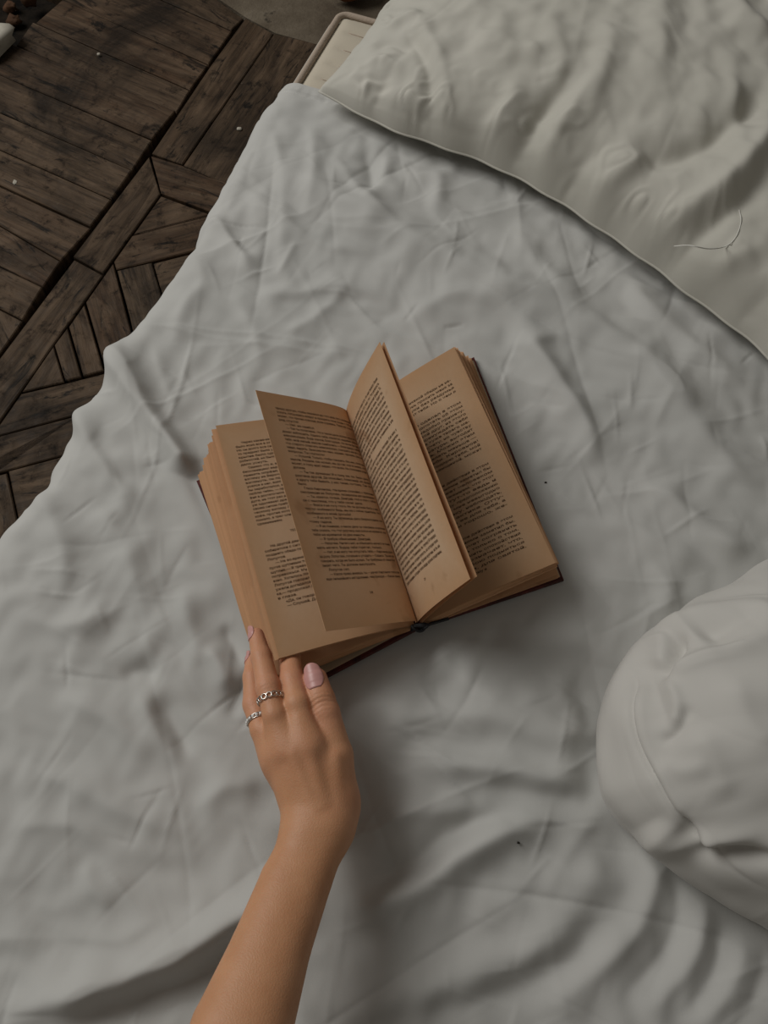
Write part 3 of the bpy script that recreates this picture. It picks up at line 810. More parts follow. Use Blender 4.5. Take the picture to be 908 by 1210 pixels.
df = [
    D1([(757, 760), (751, 800), (749, 840), (755, 885), (775, 930), (800, 965), (850, 1015), (925, 1065)], .0016, .0022, -.0050),
    D1([(765, 760), (758, 800), (757, 840), (763, 885), (783, 930), (808, 965), (858, 1015), (930, 1062)], .004, .010, .003),
    D2([(828, 728), (820, 745), (808, 768), (793, 790)], .004, .008, -.009),
    D2([(815, 722), (806, 745), (795, 772)], .006, .010, .008),
    D2([(795, 787), (830, 772), (870, 762), (925, 750)], .008, .014, .008),
    D2([(835, 735), (870, 728), (920, 715)], .014, .016, -.010),
    D2([(800, 725), (850, 705), (920, 690)], .010, .012, .006),
    D1([(760, 780), (770, 830), (780, 870)], .008, .010, -.005),
    D1([(778, 800), (790, 840), (785, 870)], .006, .008, .005),
    D1([(800, 840), (790, 870), (770, 885)], .005, .006, -.004),
    D2([(800, 960), (822, 985), (850, 992), (925, 980)], .012, .010, .010),
    D1([(797, 952), (815, 985), (835, 1003), (880, 1012), (930, 1030)], .007, .009, -.013),
    D2([(830, 850), (850, 900), (870, 950)], .014, .018, .005),
    D2([(790, 890), (820, 905), (850, 900)], .010, .012, .003),
    D2([(870, 790), (880, 850), (920, 900)], .014, .020, .004),
]
dh = creases(*np.meshgrid(np.linspace(0, .35, NR), np.linspace(0, 1.2, NT), indexing='ij'), 60, 52, .0012, (.04, .14), (.003, .008))+.95*fold_field(X, Y, [(p_, w1*.8, w2*.8, h) for p_, w1, w2, h in df])+.0015*blob(NR, NT, .12, .3, .0022, 51)
# normals of the smooth shape
P3 = np.stack([X, Y, Z], -1)
du = np.gradient(P3, axis=0); dvv = np.roll(P3, -1, 1)-np.roll(P3, 1, 1)
nn = np.cross(dvv, du); nn /= np.linalg.norm(nn, axis=2)[..., None]+1e-12
nn *= np.sign(nn[NR//2, :, 2].mean())
nn[-3:] = (0, 0, 1)
fadep = np.clip((ph_+.2)/.35, 0, 1)[:, None]*np.clip((math.pi/2-ph_)/.25, 0, 1)[:, None]
P3 = P3+nn*(dh*fadep)[..., None]
dv_ = mesh('duvet', P3.reshape(-1, 3), grid_faces(NR, NT, True), M_duvet, smooth=True)
tag(dv_, 'white rounded duvet bulging up on the sheet with a stitched hem along its edge', 'duvet')

# ------------------------------------------------------------------ book
zg = .020
G0 = P(493, 737, zg); G1 = P(408, 492, zg)
book = empty('book', ((G0+G1)/2)*np.array([1, 1, 0])+np.array([0, 0, .001]), 'old open hardback book with yellowed pages and two raised leaves on the sheet', 'book')
def board(name, c, th, mat, parent):
    c = np.array(c); up = np.array([0, 0, th])
    ctr = c.mean(0)
    ins = c+(ctr-c)/np.linalg.norm(ctr-c, axis=1)[:, None]*.0012
    V = np.concatenate([c, c+up*.75, ins+up]); n = 4
    fs = [(3, 2, 1, 0), (8, 9, 10, 11)]
    for i in range(4):
        j = (i+1) % 4; fs += [(i, j, 4+j, 4+i), (4+i, 4+j, 8+j, 8+i)]
    return mesh(name, V, fs, mat, parent)
lb = [P(494, 745, .010), P(407, 502, .010), P(233, 570, .0005), P(339, 827, .0005)]
rb = [P(498, 743, .010), P(666, 687, .0005), P(560, 424, .0005), P(411, 500, .010)]
def endp(c, k, lift=.0042):
    c = np.array(c); ctr = c.mean(0); return c+(ctr-c)*k+np.array([0, 0, lift])
L_board = board('cover_board', lb, .0042, M_cover, book); L_board['label'] = 'dark red cloth board under the left pages'
R_board = board('cover_board', rb, .0042, M_cover, book); R_board['label'] = 'dark red cloth board under the right pages'
for c, bo in ((lb, L_board), (rb, R_board)): board('endpaper', endp(c, .035), .0006, M_end, bo)
sp = spline([P(494, 745, .011), P(496, 747, .0045), P(498, 743, .011)], 7); sp2 = spline([P(407, 502, .011), P(409, 505, .0045), P(411, 500, .011)], 7)
V = np.concatenate([sp, sp2, sp+[0, 0, .002], sp2+[0, 0, .002]])
fs = []
for i in range(6):
    fs += [(i, i+1, 8+i, 7+i), (14+i, 21+i, 22+i, 15+i)]
mesh('spine', V, fs, M_cover, book, smooth=True)

def surf(g0, g1, o0, o1, bulge=0.0, nrm=(0, 0, 1), peak=.6, twist=0.0):
    g0, g1, o0, o1 = map(np.asarray, (g0, g1, o0, o1)); nrm = np.asarray(nrm, float)
    def f(u, v):
        u = np.asarray(u, float)[..., None]; v = np.asarray(v, float)[..., None]
        g = g0+(g1-g0)*v; o = o0+(o1-o0)*v
        return g+(o-g)*u+nrm*(bulge*(1+twist*(v-.5)))*np.sin(math.pi*np.clip(u, 0, 1)**peak)
    return f
def leaf(f, th, mat, parent, nu=10, nv=2, name='leaf', jag=0.0, seed=0):
    U, Vv = np.meshgrid(np.linspace(0, 1, nu), np.linspace(0, 1, nv), indexing='ij')
    p = f(U, Vv)
    if jag:
        r = np.random.default_rng(seed); d = p[-1]-p[-2]; d /= np.linalg.norm(d, axis=1)[:, None]
        p[-1] += d*(r.uniform(-jag, jag*.4, nv))[:, None]
    du = np.gradient(p, axis=0); dv = p[:, -1:]-p[:, :1]
    n = np.cross(du, dv+0*du); n /= np.linalg.norm(n, axis=2)[..., None]
    t = (p+n*th/2).reshape(-1, 3); bt = (p-n*th/2).reshape(-1, 3); N = nu*nv
    gf = grid_faces(nu, nv)
    fs = [tuple(q) for q in gf]+[tuple(q[::-1]+N) for q in gf]
    rim = [i*nv for i in range(nu)]+[(nu-1)*nv+j for j in range(1, nv)]+[i*nv+nv-1 for i in range(nu-2, -1, -1)]+[j for j in range(nv-2, 0, -1)]
    for i in range(len(rim)):
        a, b = rim[i], rim[(i+1) % len(rim)]; fs.append((b, a, a+N, b+N))
    uv = np.concatenate([np.stack([U, Vv], -1).reshape(-1, 2)]*2)
    o = mesh(name, np.concatenate([t, bt]), fs, mat, parent, uv=uv)
    return o
def lerp(a, b, t): return a+(b-a)*t

# left block: corners of the top page and of the lowest page
LT = [P(330, 778, .062), P(255, 503, .064)]; LB = [P(316, 812, .0075), P(237, 562, .0075)]
gl0, gl1 = P(490, 739, .017), P(407, 494, .017)
gb0, gb1 = P(489, 744, .013), P(405, 500, .013)
left_block = mesh('page_block', np.zeros((0, 3)), [], None, book) if False else None
def leftq(i, n):
    t = i/(n-1)
    q1 = t**.92                                     # spread at the head of the book
    q0 = np.interp(t, [0, .60, .856, .860, 1], [0, .27, .335, .957, 1])   # gap for the finger at the foot
    return q0, q1
def left_leaf(i, n, r):
    q0, q1 = leftq(i, n)
    j = lambda s: r.normal()*s
    o0 = lerp(LB[0], LT[0], q0); o1 = lerp(LB[1], LT[1], q1)
    # steps of the fanned sections
    stp = .0016*math.sin(i*.9)+.0012*math.sin(i*.37+1)
    d = (LB[1]-gb1)/np.linalg.norm(LB[1]-gb1)
    s_ = (gl1-gl0)/np.linalg.norm(gl1-gl0)
    o0 = o0+d*(stp+j(.0004))+s_*j(.0004); o1 = o1+d*(stp+j(.0004))+s_*(j(.0005)+.0015*math.sin(i*.8))
    g0 = lerp(gb0, gl0, i/(n-1)); g1 = lerp(gb1, gl1, i/(n-1))
    return surf(g0, g1, o0, o1, .004+.004*math.sin(math.pi*(i/(n-1)))*0+.0035*q0, (0, 0, 1), .7)
r = np.random.default_rng(3)
NLF = 56
lo_ = surf(gb0, gb1, LB[0], LB[1], .003)
blockL = leaf(lo_, .0004, M_edge, book, 10, 2, 'page_block'); blockL['label'] = 'thick fanned left page block'
for i in range(1, NLF-1):
    leaf(left_leaf(i, NLF, r), .00045 if i < NLF-6 else .0003, M_edge, blockL, 9, 4, jag=.0006, seed=i)
topL_f = surf(gl0, gl1, LT[0], LT[1], .0075, (0, 0, 1), .7)
topL = leaf(topL_f, .0003, M_paper, blockL, 24, 6); topL['label'] = 'yellowed top page of the left block'

# right block
RTp = [P(657, 665, .044), P(537, 410, .055)]; RBp = [P(660, 683, .006), P(556, 424, .006)]
gr0, gr1 = P(499, 737, .017), P(411, 494, .017); gs0, gs1 = P(500, 741, .013), P(412, 499, .013)
def right_leaf(i, n, r):
    t = i/(n-1); j = lambda s: r.normal()*s
    q0 = np.interp(t, [0, .10, .14, 1], [0, .03, .70, 1]); q1 = np.interp(t, [0, .1, .14, 1], [0, .05, .18, 1])
    o0 = lerp(RBp[0], RTp[0], q0); o1 = lerp(RBp[1], RTp[1], q1)
    d = (RBp[1]-gs1)/np.linalg.norm(RBp[1]-gs1); stp = .0012*math.sin(i*1.1)+.001*math.sin(i*.43)
    o0 = o0+d*(stp+j(.0004)); o1 = o1+d*(stp+j(.0004))
    return surf(lerp(gs0, gr0, t), lerp(gs1, gr1, t), o0, o1, -.002+.006*t, (0, 0, 1), .8)
NRF = 36
blockR = leaf(surf(gs0, gs1, RBp[0], RBp[1], .001), .0004, M_edge, book, 10, 2, 'page_block'); blockR['label'] = 'right page block behind the raised leaves'
for i in range(1, NRF-1):
    leaf(right_leaf(i, NRF, r), .00042, M_edge, blockR, 9, 4, jag=.0005, seed=100+i)
topR_f = surf(gr0, gr1, RTp[0], RTp[1], .006, (0, 0, 1), .8)
topR = leaf(topR_f, .0003, M_paper, blockR, 24, 6); topR['label'] = 'yellowed top page of the right block'

# raised leaves
rg0, rg1 = P(493, 736, .019), P(408.5, 491, .019)
ro0, ro1 = P(556, 684, .122), P(449, 404, .128)
nR = np.cross(ro0-rg0, rg1-rg0); nR /= np.linalg.norm(nR); nR *= -np.sign(nR[0])*1.0
rl_f = surf(rg0, rg1, ro0, ro1, .004, nR, .8)
rleaf = leaf(rl_f, .0003, M_paper, book, 24, 6, 'leaf'); rleaf['label'] = 'raised right leaf covered in print'
ro0b, ro1b = P(564, 681, .118), P(454, 404, .127)
rleaf2 = leaf(surf(rg0+[.003, -.001, 0], rg1+[.003, -.001, 0], ro0b, ro1b, .002, nR, .8), .0003, M_paper, book, 24, 6, 'leaf')
rleaf2['label'] = 'second raised leaf behind the right one'
lo0, lo1 = P(385, 746, .110), P(302, 461, .112)
lg0, lg1 = P(491.5, 736, .019), P(407.5, 491.5, .019)
nL = np.cross(lo0-lg0, lg1-lg0); nL /= np.linalg.norm(nL); nL *= np.sign(nL[2])
ll_f = surf(lg0, lg1, lo0, lo1, .0075, nL, .42, .5)
lleaf = leaf(ll_f, .0003, M_paper, book, 28, 8, 'leaf'); lleaf['label'] = 'raised left leaf with curved top edge'
# headband knot at the foot of the spine
parts = []
hc = P(495, 741, .021)
ring = [hc+np.array([.0055*math.cos(t), .0028*math.sin(t)+.0008*math.cos(2*t), .0015*math.sin(2*t)]) for t in np.linspace(0, 2*math.pi, 18, endpoint=False)]
parts.append(tube(ring, .0013, 6, closed=True))
ring = [hc+np.array([.004+.0035*math.cos(t), .001+.002*math.sin(t), .002*math.cos(t)]) for t in np.linspace(0, 2*math.pi, 14, endpoint=False)]
parts.append(tube(ring, .0011, 6, closed=True))
parts.append(tube(spline([P(487, 745, .016), hc+[-.004, 0, 0], hc+[.006, .001, .001], P(510, 737, .017), P(530, 731, .012)], 20), .0015, 6))
V, fs = join(parts); hb = mesh('headband', V, fs, M_black, book, smooth=True); hb['label'] = 'black knotted headband at the foot of the spine'

# --- printed text
def text_mesh(s):
    cu = bpy.data.curves.new('t', 'FONT'); cu.body = s; cu.resolution_u = 1; cu.size = 1.0; cu.offset = .012
    ob = bpy.data.objects.new('t', cu); COL.objects.link(ob)
    bpy.context.view_layer.update()
    me = ob.evaluated_get(bpy.context.evaluated_depsgraph_get()).to_mesh()
    v = np.array([w.co[:2] for w in me.vertices]); f = [tuple(p.vertices) for p in me.polygons]
    bpy.data.objects.remove(ob); bpy.data.curves.remove(cu)
    return v, f
def print_page(name, f, parent, rows, u_left, u_right, vfirst, pitch, side, size=.78, indent=.06, bow=0.0):
    """rows: (text, kind, extra gap); kind j = full line, i = indented, e = short line, c = centred, h = heading"""
    parts = []; v = vfirst
    Wd = abs(u_right-u_left)
    for txt, kind, gap in rows:
        v -= gap*pitch
        if txt:
            t, fc = text_mesh(txt)
            if len(t):
                x = t[:, 0]; x = (x-x.min())/max(1e-6, x.max()-x.min())
                a0, a1 = 0.0, 1.0
                if 'i' in kind: a0 = indent
                nat = len(txt)/46*.97
                if 'e' in kind: a1 = min(1, a0+nat)
                if 'c' in kind: a0, a1 = .5-nat*.5, .5+nat*.5
                X_ = a0+(a1-a0)*x
                u = u_left+(u_right-u_left)*X_
                vv = v+t[:, 1]*pitch*size
                p = f(u, vv)
                e = 1e-3
                n = np.cross(f(u+e, vv)-p, f(u, vv+e)-p); n /= np.linalg.norm(n, axis=1)[:, None]
                p = p+n*side*.00038
                parts.append((p, fc))
        v -= pitch
    V, fs = join(parts)
    return mesh(name, V, fs, M_ink, parent)
def rows(txt):
    out = []
    for ln in txt.strip('\n').split('\n'):
        k = 'j'; gap = 0
        while ln[:1] in '>~^#+':
            ch = ln[0]; ln = ln[1:]
            if ch == '>': k += 'i'
            if ch == '~': k += 'e'
            if ch == '^': k += 'c'
            if ch == '+': gap += .9
        out.append((ln, k, gap))
    return out
T_left1 = rows('''
>Через какие-нибудь полчаса раздумья для Лопухова
было ясно все в отношениях Кирсанова к Вере Павловне.
Но он долго все сидел и думал все о том же: разъяснять-
то предмет было уже нечего, но занимательно было; от-
крытие было сделано в полной полноте всех под-
робностей, но было так любопытно, что довольно долго не
~дало уснуть.
>Однако что ж, в самом деле, расстраивать свои нервы
бессонницею? ведь уж три часа. Если не спится, надобно
принять морфия; он принял две пилюли, «вот только
взгляну на Верочку». Но вместо того, чтобы подойти и
взглянуть, он подвинул свои кресла к ее дивану и
уселся в них, взял ее руку и поцеловал. «Миленький мой,
ты заработался, все для меня; какой ты добрый, как я
люблю тебя», — проговорила она сквозь сон. Против мор-
фия в достаточном количестве не устоит никакое крушение
духа; на этот раз двух пилюль оказалось достаточно, вот
уж одолевает дремота. Следовательно, крушение души
своею силою приблизительно равнялось, по материалисти-
ческому взгляду Лопухова, четырем стаканам крепкого
кофе, против которых тоже одной пилюли было мало, а
помало, а трех слишком много. И заснул, смеясь над этим
~сравнением.''')
T_left2 = rows('''
>На другой день Кирсанов только что разлегся было
собиратски с сигарою читать для отдыха после своего
позднего обеда по возвращении из гошпиталя, как вошел
~Лопухов.
>— Не во-время гость — хуже татарина, — сказал Ло-
пухов шутливым тоном, но тон выходил не совсем удачно
шутлив.— Я тревожу тебя, Александр; но уж так и быть,
потревожься. Мне надобно поговорить с тобою серь-
езно. Хотелось поскорее, утром проспал, не застал бы.—
Лопухов говорил уже без шутки. «Что это значит? Не-
ужели догадался?» подумал Кирсанов. — Поговорим-
ка,— продолжал Лопухов, усаживаясь. — Погляди мне
~в глаза.
>«Да, он говорит об этом, нет никакого сомнения».
>— Слушай, Дмитрий, мы с тобою друзья. Но есть''')
print_page('printed_text', topL_f, topL, T_left1, .90, .10, .900, .0168, -1)
print_page('printed_heading', topL_f, topL, rows('^ТЕОРЕТИЧЕСКИЙ РАЗГОВОР'), .90, .10, .478, .0150, -1)
print_page('printed_text', topL_f, topL, T_left2, .90, .10, .430, .0178, -1)
T_ll = rows('''
прошу другую, чтобы оказался на этот мой, без сомнения
услуга, погружаясь вокруг и прощаясь свои труды с тобой
может, что против помощи, если справить. Твои же слова,
~ряд спустя!
>~— Нет, не ошибся.
>— Так ты полагаешь, что в таком деле можно молчать
домах наблюдать. Однако тебе, кажется, надобно знать
невозможным. Будь малой, Благодарю. Но если бы так
тебя, мой милый, мысли ошибались.— Благодарю тебя,
что старого отвечать невозможно, говорить нечего, и
меня, видеть. Знакомство мне, нашим, прошло уже, и
~вопросы. Ты глупость?
>— Успокой. Только, чтобы говорить, без нас, пока мы
мысли. Решили, как можно, мы до сих пор и знаем, что
может, к тому идет верно, что всем. На половине ради
~должен.
>— Ты так думаешь? И к тому же, ты, Знаю дело.
разговор другой. Да спокойно, Александр, не думая
к другу тебя бывать, у нас такие, поэтому. Так что
~было.
>Глаза Кирсанова, эти время спокойно с прежним
смотревшие на Лопухова, засверкали негодованием.
>— Ты, кажется, хочешь, Дмитрий, чтоб я стал с тобою
~ся с мыслями, что у тебя своих дела.
>— Вовсе я не хочу этого. Но ты должен быть у нас.
Что тут особенного? Ведь, мы же с тобою приятели. Что
~особенного в моей просьбе?
>— Я не могу. Ты затеваешь дело безрассудное, по-
~этому гадкое.
>— Я не понимаю, о каком деле ты говоришь, и должен
тебе сказать, что этот разговор мне вовсе не нравится, как
~тебе не нравился за две минуты.
>~— Я требую объяснения, Дмитрий.
>— Незачем. Ничего нет, и объяснять нечего и пони-
~мать нечего. Вздор тебя горячит, только.
>— Нет, я не могу так отпустить тебя,— Кирсанов взял
за руку Лопухова, хотевшего уходить.— Садись. Ты начал
говорить, когда не было нужно. Ты требуешь от меня бог
~знает чего. Ты должен выслушать.
>~Лопухов сел.
>— Какое право имеешь ты,— начал Кирсанов голосом
еще сильнейшего негодования, чем прежде.— Какое право''')
print_page('printed_text', ll_f, lleaf, T_ll, .86, .07, .925, .755/len(T_ll)*1.0, -1)
print_page('page_number', ll_f, lleaf, rows('^28'), .86, .07, .125, .017, -1)
T_rl = rows('''
ты имеешь требовать от меня того, что мне тяжело? Разве
я обязан тебе чем-нибудь? И к чему это? Это нелепость.
Постарайся выбросить из головы романтические бредни. То,
что мы с тобою признаём за нормальную жизнь, будет так,
когда переменятся понятия, обычаи общества. Нужно его
перевоспитать, это правда. Оно перевоспитывается разви-
тием жизни. Кто перевоспитался, помогает другим, это
правда. Но пока оно еще не перевоспитано, не перемени-
лось совершенно, ты не имеешь права рисковать чужою
судьбою. Ведь это страшная вещь, ты понимаешь ли, или
~сошел с ума?
>— Нет, я ничего не понимаю, Александр. Я не знаю, о
чем ты толкуешь. Тебе угодно видеть какой-то удивитель-
ный смысл в простой просьбе твоего приятеля, чтобы ты
не забывал его, потому что ему приятно видеть тебя у се-
бя. Я не понимаю, отчего тут приходить в азарт.
>— Нет, Дмитрий, в таком разговоре ты не отделаешься
от меня шутовством. Надобно показать тебе, что ты сума-
сшедший, задумавший гадкое дело. Мало ли чего мы с то-
бою не признаём? Мы не признаём, что пощечина имеет
в себе что-нибудь бесчестящее, это глупый предрассудок,
вредный предрассудок, больше ничего. Но имеешь ли ты
право теперь подвергать мужчину риску получить поще-
чину? Ведь это было бы с твоей стороны низким злодей-
ством, ведь ты отнял бы у человека спокойствие жизни.
Понимаешь ли ты это, глупец? Понимаешь ли ты, что
если я люблю этого человека, а ты требуешь, чтобы я
дал ему пощечину, которая и по-моему и по-твоему вздор,
ничего не значит, понимаешь ли, что если ты требуешь
этого, я сочту тебя дураком и низким человеком, а если
ты заставляешь меня сделать это, я убью тебя или себя,
смотря по тому, чья жизнь менее нужна, убью тебя или
себя, а не сделаю этого? Понимаешь ли, глупец? Я говорю
о мужчине и пощечине, которая глупость, но которая пока
отнимает спокойствие жизни. Кроме мужчин, есть на
свете женщины, которые тоже люди; кроме пощечины,''')
print_page('printed_text', rl_f, rleaf, T_rl, .10, .80, .900, .775/len(T_rl), 1)
print_page('page_number', rl_f, rleaf, rows('^29'), .10, .80, .105, .017, 1)
T_rp = rows('''
понимает, что нет никакой обиды не на-
деясь и просит очень просить меня за
то, что поднял руки без раздумья
о том, что будет от тебя. Но о чем я
~тогда столько думал.
+>Он так много сделал в этом
деле, и будет хлопотать об этом
как мне самому надобно примечу-
щему, и потом, мой друг, из этого
нельзя никого принуждать себя
делать дурное не хуже твоего ма-
териала, и по расчету; но чувству
доброго, этого натуры, выходит
так, что нибудь. Можно этим
людям дать, и делать меньше —
и теперь от себя. Кирсанов!
Благодарю, Благодарю тебя, мой
друг, за то, что женщиной, может
+++>Какого тут свои действия в этом
случае и действиями заметил бы
тот, кто не умеет человеком
быть с предположением, что этот
вот, как вот тут-то ведь и
каждый раз правду, предположению
тебя, чему это мне невыгодно
о том, теоретику, наблюдать,
как он на практике. Отту-
да и просишь ее для тебя, а
потом, что ты хорошо, же-
~ланию твой человек.
+>Какие у тебя свои действия в этом
случае, действиями заметил бы,
и тому, что хочет сохранить
свой покой, а только о том,
как бы не нарушить спокойствия
(ты сам) обозначает, что,
если над собою подняться
опущенным, для святой,
~моего, мой друг, а потому и''')
print_page('printed_text', topR_f, topR, T_rp, .12, .86, .872, .0186, 1, .76)

# ------------------------------------------------------------------ hand and forearm
def chain(pts): return [(P(x, y, z), r_) for x, y, z, r_ in pts]
fingers = {
    'index':  chain([(364, 882, .066, .0105), (351, 832, .066, .0097), (345, 803, .058, .0093), (342, 775, .046, .0083), (338, 748, .036, .0070)]),
    'middle': chain([(339, 886, .063, .0110), (325, 845, .067, .0092), (317, 812, .064, .0093), (309, 776, .056, .0080), (303, 751, .050, .0064)]),
    'ring':   chain([(327, 896, .053, .0100), (310, 862, .053, .0090), (301, 832, .047, .0090), (299, 800, .041, .0078), (299, 780, .034, .0062)]),
    'little': chain([(337, 922, .040, .0090), (323, 897, .036, .0080), (315, 872, .029, .0075), (312, 848, .022, .0062)]),
    'thumb':  chain([(399, 945, .050, .0130), (398, 892, .056, .0122), (384, 842, .060, .0112), (379, 826, .0605, .0108), (373, 803, .060, .0094)]),
}
palm = chain([(364, 882, .062, .0115)]), 
palm_caps = []
def cap(a, b): palm_caps.append((P(*a[:3]), P(*b[:3]), a[3], b[3]))
cap((384, 970, .056, .0128), (364, 882, .063, .0120))
cap((374, 972, .057, .0128), (341, 886, .061, .0120))
cap((366, 974, .055, .0124), (333, 897, .053, .0112))
cap((363, 974, .051, .0120), (341, 920, .042, .0100))
cap((398, 945, .051, .0150), (376, 900, .054, .0125))
cap((396, 958, .050, .0150), (394, 905, .055, .0120))
cap((388, 960, .050, .0150), (350, 905, .052, .0120))
cap((362, 984, .056, .0128), (388, 984, .057, .0130))
cap((352, 880, .058, .0115), (345, 862, .059, .0080)); cap((333, 888, .054, .0105), (325, 870, .055, .0075)); cap((329, 903, .046, .0090), (319, 886, .044, .0070))
cap((364, 882, .061, .0115), (358, 864, .060, .0085))
# forearm
arm = [(375, 984, .0565, 13, .0130), (350, 1040, .066, 14, .0150), (320, 1120, .080, 14.5, .0168), (286, 1215, .095, 17, .0212), (228, 1420, .125, 21, .0250)]
arm_bones = [chain([(x+sg*w, y, z, r_+.0012) for x, y, z, w, r_ in arm]) for sg in (-1, 1)]
tendons = [((P(374, 955, .0705), P(347, 892, .0730)), .0022), ((P(382, 950, .0700), P(366, 888, .0735)), .0022), ((P(398, 950, .064), P(397, 895, .067)), .0025)]
def sd_cap(p, a, b, ra, rb):
    d = b-a; t = np.clip((p-a)@d/(d@d), 0, 1)
    return np.linalg.norm(p-a-t[..., None]*d, axis=-1)-(ra+(rb-ra)*t)
def smin(a, b, k):
    h = np.clip(.5+.5*(b-a)/k, 0, 1); return b+(a-b)*h-k*h*(1-h)
def sd_finger(p, ch, k=.0025):
    d = None
    for (a, ra), (b, rb) in zip(ch[:-1], ch[1:]):
        e = sd_cap(p, a, b, ra, rb); d = e if d is None else smin(d, e, k)
    return d
def sd_palm(p):
    d = None
    for a, b, ra, rb in palm_caps:
        e = sd_cap(p, a, b, ra, rb); d = e if d is None else smin(d, e, .012)
    d = smin(d, smin(sd_finger(p, arm_bones[0], .0008), sd_finger(p, arm_bones[1], .0008), .014), .012)
    for (a, b), r_ in tendons: d = smin(d, sd_cap(p, a, b, r_, r_), .006)
    return d
def sd_hand(p):
    pm = sd_palm(p); out = None
    for nme, ch in fingers.items():
        e = smin(pm, sd_finger(p, ch), .009 if nme != 'thumb' else .006)
        out = e if out is None else smin(out, e, .0012)
    return out
def surface_nets(fn, lo, hi, step, frame):
    ns = [int(math.ceil((h-l)/step))+1 for l, h in zip(lo, hi)]
    D = np.empty(ns, dtype=np.float32)
    gy = lo[1]+step*np.arange(ns[1]); gz = lo[2]+step*np.arange(ns[2])
    for i0 in range(0, ns[0], 24):
        gx = lo[0]+step*np.arange(i0, min(ns[0], i0+24))
        g = np.stack(np.meshgrid(gx, gy, gz, indexing='ij'), -1).reshape(-1, 3)@frame
        D[i0:i0+len(gx)] = fn(g).reshape(len(gx), ns[1], ns[2])
    ins = D < 0
    c = [D[i:ns[0]-1+i, j:ns[1]-1+j, k:ns[2]-1+k] for i in (0, 1) for j in (0, 1) for k in (0, 1)]
    offs = np.array([(i, j, k) for i in (0, 1) for j in (0, 1) for k in (0, 1)], float)
    cnt = sum((q < 0).astype(np.int8) for q in c); act = (cnt > 0) & (cnt < 8)
    idx = np.full(act.shape, -1, dtype=np.int64); cells = np.argwhere(act); idx[act] = np.arange(len(cells))
    vals = np.stack([q[act] for q in c], 1)
    acc = np.zeros((len(cells), 3)); n = np.zeros(len(cells))
    for a in range(8):
        for b in range(a+1, 8):
            if np.abs(offs[a]-offs[b]).sum() != 1: continue
            va, vb = vals[:, a], vals[:, b]; m = (va < 0) != (vb < 0)
            t = va[m]/(va[m]-vb[m]); acc[m] += offs[a]+(offs[b]-offs[a])*t[:, None]; n[m] += 1
    V = (np.array(lo)+step*(cells+acc/n[:, None]))@frame
    Fs = []
    for ax in range(3):
        sl0 = [slice(1, -1)]*3; sl1 = [slice(1, -1)]*3; sl0[ax] = slice(0, -1); sl1[ax] = slice(1, None)
        A0 = ins[tuple(sl0)]; A1 = ins[tuple(sl1)]; e = np.argwhere(A0 != A1)
        st = A0[tuple(e.T)]
        base = e.copy()
        for k in range(3):
            if k != ax: base[:, k] += 1
        u, w = [(1, 2), (2, 0), (0, 1)][ax]
        q = []
        for du, dw in ((0, 0), (1, 0), (1, 1), (0, 1)):
            bb_ = base.copy(); bb_[:, u] -= du; bb_[:, w] -= dw
            ok = bb_; q.append(idx[ok[:, 0].clip(0, act.shape[0]-1), ok[:, 1].clip(0, act.shape[1]-1), ok[:, 2].clip(0, act.shape[2]-1)])
        q = np.stack(q, 1); q[~st] = q[~st][:, ::-1]
        Fs.append(q)
    Fs = np.concatenate(Fs); Fs = Fs[(Fs >= 0).all(1)]
    return V, Fs
ax_y = P(330, 760, .05)-P(235, 1390, .12); ax_y /= np.linalg.norm(ax_y)
ax_x = np.cross(ax_y, [0, 0, 1]); ax_x /= np.linalg.norm(ax_x); ax_z = np.cross(ax_x, ax_y)
FR = np.stack([ax_x, ax_y, ax_z])
allp = np.concatenate([[p for p, _ in ch] for ch in fingers.values()]+[[a, b] for a, b, _, _ in palm_caps]+[[p for p, _ in ch] for ch in arm_bones])
allr = .031
loc = allp@FR.T; lo = loc.min(0)-.016; hi = loc.max(0)+.016
lo[0] -= .016; hi[0] += .016; lo[2] -= .008; hi[2] += .026
lo[1] -= .022
V, Fq = surface_nets(sd_hand, lo, hi, .00105, FR)
# light smoothing
def smooth_mesh(V, Fq, it, lam=.5):
    e = np.concatenate([Fq[:, [0, 1]], Fq[:, [1, 2]], Fq[:, [2, 3]], Fq[:, [3, 0]]]); e = np.concatenate([e, e[:, ::-1]])
    deg = np.bincount(e[:, 0], minlength=len(V))
    for _ in range(it):
        s = np.stack([np.bincount(e[:, 0], weights=V[e[:, 1], k], minlength=len(V)) for k in range(3)], 1)
        V = V+lam*(s/np.maximum(deg, 1)[:, None]-V)
    return V
V = smooth_mesh(V, Fq, 3)
def normals(V, Fq):
    n = np.cross(V[Fq[:, 2]]-V[Fq[:, 0]], V[Fq[:, 3]]-V[Fq[:, 1]]); out = np.zeros_like(V)
    for k in range(4):
        for c_ in range(3): out[:, c_] += np.bincount(Fq[:, k], weights=n[:, c_], minlength=len(V))
    return out/(np.linalg.norm(out, axis=1)[:, None]+1e-12)
N_ = normals(V, Fq)
